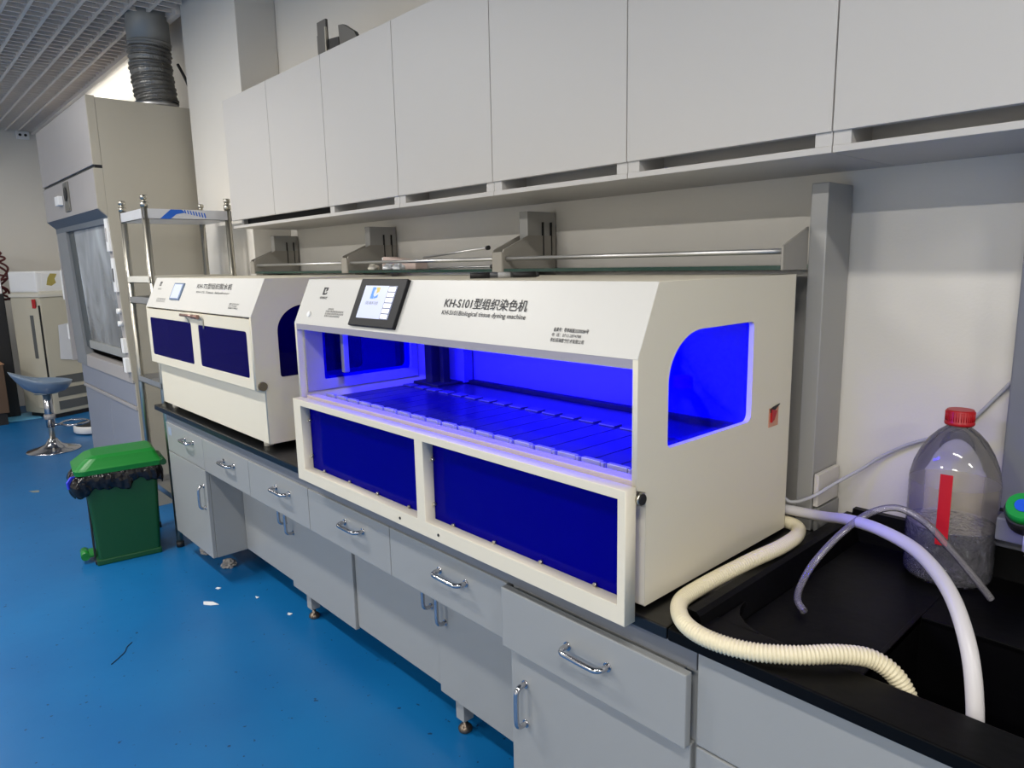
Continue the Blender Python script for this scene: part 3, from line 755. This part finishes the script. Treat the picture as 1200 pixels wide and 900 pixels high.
# red strip stuck on the side that faces the room
ca = math.atan2(-1.78-by_, .774-bx)+math.radians(-9)
st = MB()
bmv = bmesh.new(); n = 8; ring = []
for j, z in enumerate([.10+.0175*q for q in range(10)]):
    row = []
    for i in range(n+1):
        a = ca+math.radians(-7.5+15*i/n); row.append(bmv.verts.new((bx+.0905*math.cos(a), by_+.0905*math.sin(a), bz0+z)))
    ring.append(row)
for j in range(9):
    for i in range(n): bmv.faces.new((ring[j][i], ring[j][i+1], ring[j+1][i+1], ring[j+1][i]))
st.merge(bmv); st.build('red_strip', M['redtape'], bt)

tp = thing('lab_tap', 'lab tap with green and blue knob on a grey block at the right edge', 'tap', (.50, -.05, .84))
MB().box(.43, .60, -.085, .03, .885, .935, .004).build('mount_block', mat('tap_block_grey', (120, 122, 140), .5), tp)
MB().cyl((.485, -.10, .945), (.485, -.135, .975), .034, seg=28).build('knob_base', M['dark'], tp)
MB().cyl((.485, -.128, .970), (.485, -.150, .990), .033, .028, seg=28).build('knob', M['knobgreen'], tp)
MB().cyl((.485, -.150, .990), (.485, -.1515, .9915), .014, seg=24).build('knob_disc', M['knobblue'], tp)
nz = MB().cyl((.50, -.11, .93), (.50, -.11, .885), .016, seg=20)
for i in range(5): nz.cyl((.50, -.11, .885-i*.009), (.50, -.11, .876-i*.009), .0125-.0012*i, .0105-.0012*i, seg=18)
nz.build('hose_nozzle', M['white'], tp)
MB().cyl((.43, -.06, .945), (.45, -.06, .945), .004, seg=10).build('pin', M['dark'], tp)
MB().box(.415, .85, -.012, WY-.001, .845, 1.685, .004).build('service_column', mat('service_panel_grey', (112, 114, 124), .4), None)
o = bpy.data.objects['service_column']; tag(o, 'dark grey upright service column on the wall at the right edge of the photo', 'column')
kc = thing('cable_trunking', 'small white cable trunking box at the foot of the near upright post', 'trunking box', (.07, -.04, .86))
MB().box(.048, .060, -.098, .022, .866, .950, .002).build('cover', M['trunk'], kc)
MB().box(.048, .060, -.09, .030, .80, .860, .001).build('back_box', M['postgrey'], kc)

# ------------------------------------------------------------------ fume hood
HX0, HX1 = -5.415, -3.905
H = thing('fume_hood', 'tall grey laboratory fume hood with hazy glass sash standing left of the steel rack', 'fume hood', (-4.66, -.31, 0))
def yz(poly, x0, x1, name, m, parent=H): return MB().prism(poly, 'x', x0, x1).build(name, m, parent)
yz([(-.622, .0), (WY-.004, .0), (WY-.004, 2.465), (-.667, 2.465), (-.667, 1.80), (-.633, .82), (-.622, .80)], HX1-.02, HX1, 'side_panel', M['hoodside'])
yz([(-.665, .82), (WY-.004, .82), (WY-.004, 2.465), (-.665, 2.465)], HX0, HX0+.02, 'side_panel', M['hood'])
MB().box(HX0+.02, HX1-.02, -.665, WY-.004, 2.45, 2.465).build('top_panel', M['hood'], H)
MB().box(HX0+.02, HX1-.02, WY-.02, WY-.004, .1, 2.45).build('back_panel', M['hooddark'], H)
MB().box(HX0, HX1-.013, -.715, -.666, 2.09, 2.472, .004).build('upper_cover', M['hood'], H)
MB().box(HX1-.012, HX1, -.714, -.668, 2.09, 2.472, .002).build('cover_cheek', M['hoodside'], H)
MB().prism([(-.714, 1.846), (-.668, 1.80), (-.668, 2.072), (-.714, 2.072)], 'x', HX1-.012, HX1).build('fascia_cheek', M['hoodside'], H)
cpn = MB().prism([(-.715, 1.845), (-.667, 1.80), (-.667, 2.072), (-.715, 2.072)], 'x', HX0+.003, HX1-.013).build('control_fascia', M['hood'], H)
MB().box(HX0+.01, HX1-.001, -.705, -.666, 2.072, 2.09).build('shadow_gap', M['dark'], H)
MB().box(-4.90, -4.79, -.745, -.716, 1.925, 1.985, .004).build('control_switch', M['white'], cpn)
MB().box(-4.715, -4.575, -.724, -.715, 1.875, 2.06, .002).build('control_plate', mat('hood_control_plate', (120, 118, 112), .35, .5), cpn)
MB().lathe([(.03, 0), (.045, .002), (.045, .004), (.03, .006)], 0, 0, 24).xf(Matrix.Translation((-4.645, -.724, 1.985)) @ Matrix.Rotation(PI/2, 4, 'X')).build('gauge_ring', M['dark'], cpn)
MB().prism([(-.7155, 1.844), (-.666, 1.797), (-.666, 1.763), (-.60, 1.763), (-.60, 1.79), (-.666, 1.799)], 'x', HX0+.004, HX1-.022).build('soffit', M['hooddark'], H)
MB().prism([(-.666, 1.785), (-.633, .80), (-.58, .80), (-.58, 1.785)], 'x', HX0, -5.10, bev=.002).build('frame_post', mat('hood_frame_left', (128, 131, 134), .5), H)
MB().prism([(-.648, 1.785), (-.619, .95), (-.57, .95), (-.57, 1.785)], 'x', -5.10, -4.95).build('sash_track', mat('hood_track_dark', (74, 80, 82), .5), H)
po = MB().prism([(-.666, 1.785), (-.633, .80), (-.58, .80), (-.58, 1.785)], 'x', -3.995, HX1-.0205, bev=.002).build('frame_post', M['hood'], H)
MB().prism([(-.634, .80), (-.63, .885), (-.58, .895), (-.56, .80)], 'x', -5.10, -3.995, bev=.002).build('airfoil_sill', M['hood'], H)
sa = MB().prism([(-.645, 1.765), (-.618, 1.0), (-.610, 1.0), (-.637, 1.765)], 'x', -4.95, -3.995).build('sash_glass', M['sash'], H)
MB().box(-4.95, -3.995, -.632, -.600, .945, 1.0, .004).build('sash_handle_bar', mat('sash_bar', (170, 172, 170), .4, .4), H)
for i, (z0, z1, x0_, mm) in enumerate(((1.60, 1.79, -3.985, 'white'), (1.36, 1.56, -3.965, 'white'))):
    yf_ = -.633-.0335*((z0+z1)/2-.8)/.985
    pl_ = MB().box(x0_, x0_+.055, yf_-.012, yf_+.004, z0, z1, .002).build('socket_plate', M[mm], po)
    MB().box(x0_+.015, x0_+.035, yf_-.014, yf_-.012, (z0+z1)/2-.04, (z0+z1)/2+.04).build('socket_slot', M['dark'] if i else M['hood'], pl_)
for z in (1.245, 1.17):
    MB().cyl((-3.945, -.645, z), (-3.945, -.670, z), .016, seg=18).build('knob', M['white'], po)
for z in (1.02, .90):
    pl_ = MB().box(-3.975, -3.925, -.662, -.630, z-.03, z+.06, .003).build('socket', M['white'], po)
    MB().box(-3.985, -3.975, -.662, -.635, z-.03, z+.06).build('socket_side', M['dark'], pl_)
for z0, z1 in ((.98, 1.09), (1.28, 1.50)):
    MB().box(HX0-.025, HX0-.001, -.67, -.63, z0, z1, .003).build('side_socket', M['white'], H)
MB().box(-5.40, -3.93, -.56, WY-.03, .80, .82).build('hood_worktop', M['dark'], H)
MB().box(-5.33, HX1-.0205, -.625, -.02, .655, .798, .003).build('apron', M['hoodlow'], H)
MB().box(-5.32, HX1-.0205, -.630, -.02, .630, .652, .002).build('apron_edge', M['hood'], H)
hb = MB().box(-5.31, HX1-.0205, -.606, -.02, .0, .628, .003).build('base_cupboard', M['hoodlow'], H)
for a in (-5.305, -4.615): MB().box(a, a+.685, -.621, -.607, .06, .625, .003).build('cupboard_door', M['hoodlow'], hb)
# yellow towel lump inside hood
tag(MB().lathe([(.09, .821), (.12, .85), (.10, .90), (.05, .93), (.0, .94)], -4.2, -.45, 18, capt=False).build('yellow_cloth', mat('yellow_cloth', (170, 170, 70), .8, bump=.5)), 'yellow cloth heap behind the sash of the fume hood', 'cloth')

# duct
dc = thing('exhaust_duct', 'crumpled aluminium foil exhaust duct between fume hood top and ceiling', 'duct', (-4.1, -.30, 2.465))
cx, cy = -4.08, -.29
MB().cyl((cx+.02, cy+.0, 2.466), (cx+.02, cy, 2.50), .125, seg=32).build('collar', M['steelmatte'], dc)
path = spline([Vector(p) for p in ((cx+.02, cy+.01, 2.49), (cx+.01, cy, 2.60), (cx, cy-.005, 2.72), (cx, cy, 2.84))], 24)
MB().tube(path, .12, 40, rfun=lambda i, n: .117+.006*math.cos(2*PI*i/5)+.004*math.sin(i*1.7), caps=False).build('flexible_sleeve', M['duct'], dc)
MB().cyl((cx, cy, 2.83), (cx, cy, 3.2), .121, seg=36).tube([(cx+.124*math.cos(a), cy+.124*math.sin(a), 2.85) for a in [2*PI*k/36 for k in range(37)]], .003, 6, caps=False).build('rigid_pipe', mat('duct_rigid_grey', (150, 150, 146), .45, .4, noise=.1), dc)
tag(MB().tube([(-3.95, -.11, 2.466), (-3.95, -.11, 2.56), (-3.97, -.135, 2.66), (-4.0, -.16, 2.74)], .009, 10, sub=8).build('black_cable', M['dark']), 'short black cable rising behind the foil duct on the fume hood', 'cable')

# ------------------------------------------------------------------ steel rack
K = thing('steel_rack', 'stainless steel tube rack with three visible shelves, between fume hood and bench', 'rack', (-3.33, -.48, 0))
XA, XB, YA, YB = -3.51, -3.112, -.689, -.275
for x, y in ((XA, YA), (XB, YA), (XA, YB), (XB, YB)):
    p = MB().cyl((x, y, .03), (x, y, 1.80), .0165, seg=18)
    p.build('post', M['steel'], K)
    MB().cyl((x, y, 1.80), (x, y, 1.822), .019, seg=18).cyl((x, y, 1.822), (x, y, 1.835), .012, seg=14).cyl((x, y, 1.835), (x, y, 1.855), .017, seg=18).build('post_cap', M['steel'], K)
    MB().cyl((x, y, 0), (x, y, .03), .02, seg=14).build('foot', M['dark'], K)
def tray(z, h, m, lip=M['steelmatte']):
    e = .014
    t_ = MB().box(XA-e, XB+e, YA-e, YA-e+.003, z-h, z).box(XA-e, XB+e, YB+e-.003, YB+e, z-h, z).box(XA-e, XA-e+.003, YA-e, YB+e, z-h, z).box(XB+e-.003, XB+e, YA-e, YB+e, z-h, z)
    t_.box(XA-e, XB+e, YA-e, YB+e, z-h, z-h+.003)
    return t_.build('shelf', m, K)
sh = tray(1.79, .05, mat('shelf_film_steel', (215, 216, 220), .4, .35))
# blue film print on the near rim of the top shelf
xr = XB+.0145
MB().prism([(-.625, 1.741), (-.57, 1.789), (-.515, 1.789), (-.50, 1.775), (-.545, 1.765), (-.575, 1.741)], 'x', xr, xr+.0008).build('film_print', M['bluefilm'], sh)
for i in range(8):
    y0 = -.50+i*.014; zb = 1.789-i*.002
    MB().prism([(y0, zb-.018-i*.001), (y0+.006, zb-.018-i*.001), (y0+.001, zb), (y0-.005, zb)], 'x', xr, xr+.0008).build('film_stripe', M['bluefilm'], sh)
tray(1.455, .035, M['offwhite'])
tray(1.345, .035, M['steelmatte'])
tray(.905, .032, M['steelmatte'])
tray(.30, .032, M['steelmatte'])
for i, (x, y, w, h, lab) in enumerate(((-3.40, -.60, .05, .03, 'small white adapter on the middle rack shelf, farther one'), (-3.30, -.62, .035, .045, 'small white adapter on the middle rack shelf, nearer the small machine'))):
    tag(MB().box(x, x+w, y, y+.04, 1.3135, 1.3135+h, .004).build('small_adapter', M['white']), lab, 'adapter', 'small white adapters on the steel rack')
for i, (x, y, w, h, lab) in enumerate(((-3.26, -.655, .08, .035, 'white plastic box lying on the lower glass-edged rack shelf, farther one'), (-3.17, -.68, .03, .10, 'upright white plastic bracket on the lower rack shelf beside the small machine'))):
    tag(MB().box(x, x+w, y, y+.04, .8765, .8765+h, .004).build('plastic_box', M['offwhite']), lab, 'plastic box')

# ------------------------------------------------------------------ bin with liner
bn = thing('pedal_bin', 'green plastic pedal bin with lid, standing on the blue floor beside the bench', 'bin', (-3.23, -.91, 0))
RB = Matrix.Translation((-3.235, -.912, 0)) @ Matrix.Rotation(math.radians(-8), 4, 'Z')
def tapered(x0, x1, y0, y1, z0, z1, k, r=.02):
    b = MB(); bm = bmesh.new(); rings = []
    for z, s_ in ((z0, k), (z0+.03, k+.004), (z1, 1.)):
        rings.append([bm.verts.new((p[0]*s_, p[1]*s_, z)) for p in rr(x0, x1, y0, y1, r, 4)])
    n = len(rings[0])
    for a, c2 in zip(rings, rings[1:]):
        for i in range(n): bm.faces.new((a[i], a[(i+1) % n], c2[(i+1) % n], c2[i]))
    bm.faces.new(rings[0][::-1]); bm.faces.new(rings[-1])
    b.merge(bm); return b
bb = tapered(-.13, .13, -.17, .165, .015, .50, .86)
bb.box(-.085, .117, -.155, .145, .0, .03, .006)
bb.xf(RB).build('body', M['greendk'], bn)
ldm = MB(); bm = bmesh.new(); rings = []
for z, gx, ya, yb, r in ((.488, .152, -.205, .185, .045), (.512, .156, -.21, .188, .05), (.520, .148, -.20, .182, .05), (.545, .128, -.172, .17, .05), (.560, .118, -.15, .165, .045), (.572, .095, -.12, .15, .04)):
    rings.append([bm.verts.new((p[0], p[1], z)) for p in rr(-gx, gx, ya, yb, [.02, .02, r, r], 5)])
n = len(rings[0])
for a, c2 in zip(rings, rings[1:]):
    for i in range(n): bm.faces.new((a[i], a[(i+1) % n], c2[(i+1) % n], c2[i]))
bm.faces.new(rings[0][::-1]); bm.faces.new(rings[-1])
ldm.merge(bm); ldm.xf(RB); ldm.build('lid', M['green'], bn)
MB().cyl((-.06, .19, .50), (.156, .19, .50), .016, seg=16).xf(RB).build('hinge', M['greendk'], bn)
MB().box(-.05, .05, -.215, -.15, .03, .05, .008).cyl((-.05, -.2, .04), (.05, -.2, .04), .02).xf(RB).build('pedal', M['green'], bn)
MB().box(.085, .10, -.165, -.155, .04, .46, .003).xf(RB).build('pedal_rod', M['dark'], bn)
MB().cyl((.06, -.15, .012), (.10, -.15, .012), .012).xf(RB).build('wheel', M['dark'], bn)
# liner: crumpled skirt over the rim
bm = bmesh.new(); rings = []
base = rr(-.136, .136, -.176, .171, .03, 8)
nb = []
for i in range(len(base)):
    p, q = base[i], base[(i+1) % len(base)]
    L_ = math.hypot(q[0]-p[0], q[1]-p[1]); k = max(1, int(L_/.006))
    for j in range(k): nb.append((p[0]+(q[0]-p[0])*j/k, p[1]+(q[1]-p[1])*j/k))
rg = random.Random(5); n = len(nb)
ph = [rg.uniform(0, 6.28) for _ in range(8)]
for li in range(9):
    t_ = li/8; row = []
    for i, p in enumerate(nb):
        a = 2*PI*i/n
        wob = .5+.5*math.sin(9*a+ph[0])*math.sin(23*a+ph[1]+3*t_)+.35*math.sin(41*a+ph[2]-4*t_)
        out = 1+(.03+.10*math.sin(PI*min(1, t_*1.0))*.6+.05*wob*t_)
        z = .497-t_*(.088+.012*math.sin(5*a+ph[3])+.02*math.sin(11*a+ph[5])*math.sin(3*a)+.05*max(0, -p[1]/.17-.35))
        extra = .07*max(0, -p[1]/.17)*math.sin(PI*t_*.8)
        row.append(bm.verts.new((p[0]*out, p[1]*out-extra*.5, z+.004*math.sin(31*a+ph[4]))))
    rings.append(row)
for a, c2 in zip(rings, rings[1:]):
    for i in range(n): f = bm.faces.new((a[i], a[(i+1) % n], c2[(i+1) % n], c2[i])); f.smooth = True
q = MB(); q.merge(bm); q.xf(RB)
lnr = q.build('bin_liner', M['bag'])
tag(lnr, 'shiny black plastic liner bag folded over the rim of the green bin', 'bin bag')
sol = lnr.modifiers.new('s', 'SOLIDIFY'); sol.thickness = .0015
tag(MB().prism([(0, 0), (.045, .012), (.05, .055), (.02, .06), (-.004, .035)], 'x', -.006, .006, bev=.002).xf(RB @ Matrix.Translation((.115, -.238, .425)) @ Matrix.Rotation(.5, 4, 'Z')).build('blue_scrap', M['blueplastic']), 'crumpled bright blue plastic scrap at the corner of the bin bag', 'scrap')

# ------------------------------------------------------------------ stool
so = thing('bar_stool', 'swivel bar stool with pale blue scooped seat and chrome trumpet base', 'stool', (-6.1, -.76, 0))
sx, sy = -6.1, -.76
MB().lathe([(.20, 0), (.20, .006), (.19, .012), (.12, .028), (.06, .055), (.04, .085), (.034, .10)], sx, sy, 40).build('base', M['chrome'], so)
MB().cyl((sx, sy, .09), (sx, sy, .32), .022, seg=20).build('gas_column', M['steel'], so)
MB().cyl((sx, sy, .20), (sx, sy, .50), .033, seg=20).build('column_sleeve', M['chrome'], so)
MB().cyl((sx, sy, .27), (sx, sy, .31), .042, seg=20).build('collar', M['hood'], so)
rg_ = [(sx+.02+.12*math.cos(a), sy+.17+.10*math.sin(a), .215) for a in [2*PI*k/28 for k in range(29)]]
MB().tube(rg_, .010, 8, caps=False).cyl((sx, sy, .215), (sx+.02, sy+.075, .215), .010).build('footrest_ring', M['chrome'], so)
# scooped seat: lathe bowl sheared into a backrest on the aisle side
bm = bmesh.new(); rings = []; N = 40
prf = [(.02, .49), (.08, .493), (.14, .515), (.17, .55), (.185, .575), (.195, .60), (.185, .602), (.15, .565), (.10, .545), (.0001, .54)]
for r, z in prf:
    row = []
    for k in range(N):
        a = 2*PI*k/N; x = r*math.cos(a)*1.02; y = r*math.sin(a)
        back = max(0, -math.sin(a))**1.5*(r/.215)**3
        row.append(bm.verts.new((sx+x, sy+y-.07*back-.0, z+.13*back-.02*max(0, math.sin(a))*(r/.215)**2)))
    rings.append(row)
for a, c2 in zip(rings, rings[1:]):
    for i in range(N): f = bm.faces.new((a[i], a[(i+1) % N], c2[(i+1) % N], c2[i])); f.smooth = True
bm.faces.new(rings[0][::-1]); bm.faces.new(rings[-1])
q = MB(); q.merge(bm); q.build('seat', M['stool'], so)
MB().cyl((sx, sy, .49), (sx, sy, .505), .09, seg=20).build('seat_plate', M['steel'], so)

# ------------------------------------------------------------------ analyser and stuff in the far corner
RA = Matrix.Translation((-7.6, -.49, 0)) @ Matrix.Rotation(math.radians(24), 4, 'Z')
an = thing('beige_analyser', 'beige floor-standing analyser cabinet with vents in the far corner behind the stool', 'lab machine', (-7.8, -.2, 0))
def A(): return MB()
A().box(-.46, 0, 0, .62, .04, 1.24, .012).xf(RA).build('body', M['analyzer'], an)
A().box(-.47, .01, -.01, .63, 1.24, 1.275, .006).xf(RA).build('top_rim', M['offwhite'], an)
A().box(-.22, -.02, -.012, 0, .10, 1.14, .004).xf(RA).build('front_door', M['analyzer'], an)
A().box(-.012, -.004, -.016, -.002, .15, 1.16).xf(RA).build('door_seam', M['dark'], an)
A().box(-.16, -.11, -.016, -.010, .62, 1.06, .002).xf(RA).build('window_strip', M['ventgrey'], an)
A().box(-.10, -.05, -.018, -.010, 1.13, 1.22, .002).xf(RA).build('badge', M['red'], an)
for i in range(3):
    A().box(0, .006, .06, .60, .08+i*.13, .17+i*.13, .002).xf(RA).build('vent', M['ventgrey'], an)
A().box(-.40, .0, .02, .60, 0, .04).xf(RA).build('plinth', M['dark'], an)
tn = thing('tabletop_unit', 'white stained lidded unit sitting on top of the beige analyser', 'lab machine', (-7.8, -.2, 1.275))
A().box(-.45, -.02, .0, .62, 1.29, 1.50, .02).xf(RA).build('body', M['white'], tn)
A().box(-.46, -.005, .02, .61, 1.275, 1.30, .004).xf(RA).build('base_plate', M['offwhite'], tn)
A().box(-.021, -.016, .06, .56, 1.33, 1.47, .003).xf(RA).build('front_lid', M['white'], tn)
A().prism([(.10, 1.36), (.12, 1.43), (.15, 1.475), (.22, 1.47), (.19, 1.42), (.20, 1.38), (.15, 1.35)], 'x', -.016, -.0145).prism([(.30, 1.475), (.46, 1.47), (.47, 1.40), (.42, 1.42), (.38, 1.45), (.34, 1.44)], 'x', -.016, -.0145).xf(RA).build('stain', M['stain'], tn)
# clutter beyond the analyser
wr = thing('wire_tangle', 'tangle of dark red wires hanging on a stand at the far left edge', 'wires', (-8.3, -.75, 1.2))
rw = random.Random(9)
for k in range(7):
    p = Vector((-8.25+rw.uniform(-.08, .08), -.84+rw.uniform(-.1, .12), 1.25)); pl = [p]
    for j in range(6): pl.append(Vector((-8.25+rw.uniform(-.12, .12), -.82+rw.uniform(-.16, .2), 1.28+.09*j+rw.uniform(-.07, .07))))
    MB().tube(pl, .011, 8, sub=8).build('wire', M['wires'], wr)
MB().box(-8.35, -8.05, -.98, -.72, .0, 1.28, .01).build('stand', M['dark'], wr)
tag(MB().box(-8.13, -8.07, -.79, -.73, 1.2805, 1.76, .003).xf(Matrix.Identity(4)).build('white_board', M['white']), 'narrow white upright board behind the stained unit in the far corner', 'board')
cbx = thing('cardboard_box', 'brown cardboard box on the floor at the far left edge', 'box', (-7.9, -1.0, 0))
MB().box(-8.02, -7.62, -1.30, -.86, .12, .60, .004).build('carton', M['card'], cbx)
MB().box(-8.02, -7.62, -1.30, -.85, .600, .606).build('flap', mat('carton_flap', (150, 112, 84), .8), cbx)
MB().box(-8.0, -7.64, -1.28, -.88, .0, .12).build('pallet', M['dark'], cbx)
rb = thing('robot_vacuum', 'round black and white robot vacuum on the floor behind the stool', 'robot vacuum', (-6.62, -.35, 0))
MB().lathe([(.17, .01), (.18, .02), (.18, .07), (.17, .078)], -6.62, -.33, 36).build('body', M['white'], rb)
MB().lathe([(.165, .078), (.16, .086)], -6.62, -.33, 36).build('top', M['dark'], rb)
sheet = A().prism([(.13, .60), (.36, .56), (.37, .92), (.30, .97), (.15, .95)], 'x', .0065, .012, bev=.001).xf(RA).build('paper_sheet', mat('white_paper_sheet', (222, 224, 230), .6, bump=.4, bscale=9))
tag(sheet, 'white paper sheet taped on the side of the beige analyser', 'paper sheet')
tag(MB().box(-8.2, -7.75, -1.35, -.58, .0005, .002).build('floor_strip', M['floorstrip']), 'light blue strip on the floor left of the stool', 'tape')  # flat light blue sheet just above the floor

# ------------------------------------------------------------------ floor litter
def scrap(pts, label, m=M['paper'], h=.002):
    cxy = pts[0]
    o_ = MB().prism(pts, 'z', .0005, h).build('paper_scrap', m)
    tag(o_, label, 'scrap', 'paper scraps on the blue floor')
scrap([(-2.36, -.83), (-2.325, -.80), (-2.28, -.79), (-2.30, -.82), (-2.33, -.84)], 'leaf-shaped white paper scrap, largest on the open floor')
scrap([(-2.46, -.73), (-2.44, -.72), (-2.435, -.735), (-2.455, -.742)], 'tiny white scrap beside the leaf-shaped one, nearer the bench')
scrap([(-2.24, -.64), (-2.22, -.63), (-2.215, -.645)], 'tiny white scrap at the edge of the bench shadow, left one')
scrap([(-1.985, -.60), (-1.965, -.59), (-1.96, -.605), (-1.975, -.61)], 'tiny white scrap in front of the recessed doors, right one')
tag(MB().tube([(-2.205, -1.165, .002), (-2.18, -1.19, .002), (-2.14, -1.21, .002), (-2.085, -1.268, .002)], .0016, 6, sub=6).build('wire_bit', M['dark']), 'short thin black wire bit on the open blue floor', 'wire')
scrap([(-4.90, -1.12), (-4.84, -1.10), (-4.82, -1.07), (-4.87, -1.06)], 'small grey-beige fleck on the floor left of the bin', mat('beige_fleck', (120, 128, 125), .8), .0012)
# crumpled papers under the left cabinet
for (x, y, r, lab) in ((-2.90, -.60, .048, 'crumpled white paper under the left-end cabinet, nearer the bin'), (-2.66, -.60, .034, 'crumpled white paper under the left-end cabinet, nearer the recessed doors')):
    bm = bmesh.new(); bmesh.ops.create_icosphere(bm, subdivisions=3, radius=r)
    rr_ = random.Random(int(r*1000))
    for v in bm.verts:
        v.co *= 1+.25*rr_.uniform(-1, 1); v.co.z = max(v.co.z*.7, -r*.35)
        v.co += Vector((x, y, r*.35+.0006))
    q = MB(); q.merge(bm); tag(q.build('crumpled_paper', M['shadepaper']), lab, 'paper', 'crumpled papers under the cabinet')

# ------------------------------------------------------------------ ceiling lamps, some added as fill
def lamp(x, y, ln, w, power, label):
    t_ = thing('ceiling_lamp', label, 'lamp', (x, y, 2.95), 'linear ceiling lamps above the aisle')
    MB().box(x-ln/2, x+ln/2, y-w/2-.01, y+w/2+.01, 2.955, 2.995, .004).build('housing', M['white'], t_)
    MB().box(x-ln/2+.01, x+ln/2-.01, y-w/2, y+w/2, 2.948, 2.955).build('diffuser', M['diffuser'], t_)
    L = bpy.data.lights.new('lamp_light', 'AREA'); L.shape = 'RECTANGLE'; L.size = ln; L.size_y = w; L.energy = power
    L.color = (1, .965, .91)
    lo = bpy.data.objects.new('lamp_light', L); COL.objects.link(lo); lo.location = (x, y, 2.94)
for x, pw, lb in ((-6.6, 19, 'linear ceiling lamp above the stool end of the aisle'), (-2.9, 60, 'linear ceiling lamp above the aisle in front of the smaller machine'), (1.0, 34, 'linear ceiling lamp above the aisle near the sink'), (3.6, 58, 'unseen ceiling lamp added beyond the sink end to brighten the machine side')):
    lamp(x, -2.05, 1.2, .16, pw, lb)  # last one is unseen, added to light the large machine's right side
for x, lb in ((-5.5, 'unseen fill lamp added above the rear aisle, farthest one'), (-2, 'unseen fill lamp added above the rear aisle, middle one'), (1.5, 'unseen fill lamp added above the rear aisle, nearest one')):
    lamp(x, -4.6, 1.2, .16, 55 if x < -4 else 100, lb)  # unseen rear lamps, added as fill for the wall under the cabinets
# unseen tube lamp added to brighten the wall above the fume hood
def wl(x):
    t_ = thing('added_cove_lamp', 'unseen tube lamp added above the fume hood to brighten the wall', 'lamp', (x, -.04, 3.12))
    MB().cyl((x-1.1, -.04, 3.12), (x+1.1, -.04, 3.12), .014, seg=14).build('tube', M['diffuser'], t_)
    MB().box(x-1.12, x+1.12, -.065, -.015, 3.135, 3.16, .002).build('holder', M['white'], t_)
    L = bpy.data.lights.new('added_cove_light', 'AREA'); L.shape = 'RECTANGLE'; L.size = 2.2; L.size_y = .04; L.energy = 9; L.color = (1, .97, .88)
    lo = bpy.data.objects.new('added_cove_light', L); COL.objects.link(lo); lo.location = (x, -.04, 3.10)
wl(-6.2)
# blue light of the strip inside the large machine
L = bpy.data.lights.new('machine_blue_light', 'AREA'); L.shape = 'RECTANGLE'; L.size = 1.25; L.size_y = .03; L.energy = 34; L.color = (.004, .0, 1); L.spread = math.radians(125)
lo = bpy.data.objects.new('machine_blue_light', L); COL.objects.link(lo); lo.location = (-.67, -.60, 1.408)
lo.rotation_euler = (math.radians(30), 0, 0)

# world: faint ambient
w = bpy.data.worlds.new('world'); S.world = w; w.use_nodes = True
w.node_tree.nodes['Background'].inputs[0].default_value = (.75, .8, .9, 1); w.node_tree.nodes['Background'].inputs[1].default_value = .25
S.view_settings.view_transform = 'Standard'; S.view_settings.look = 'None'; S.view_settings.gamma = 1; S.view_settings.use_curve_mapping = False
S.view_settings.exposure = 0
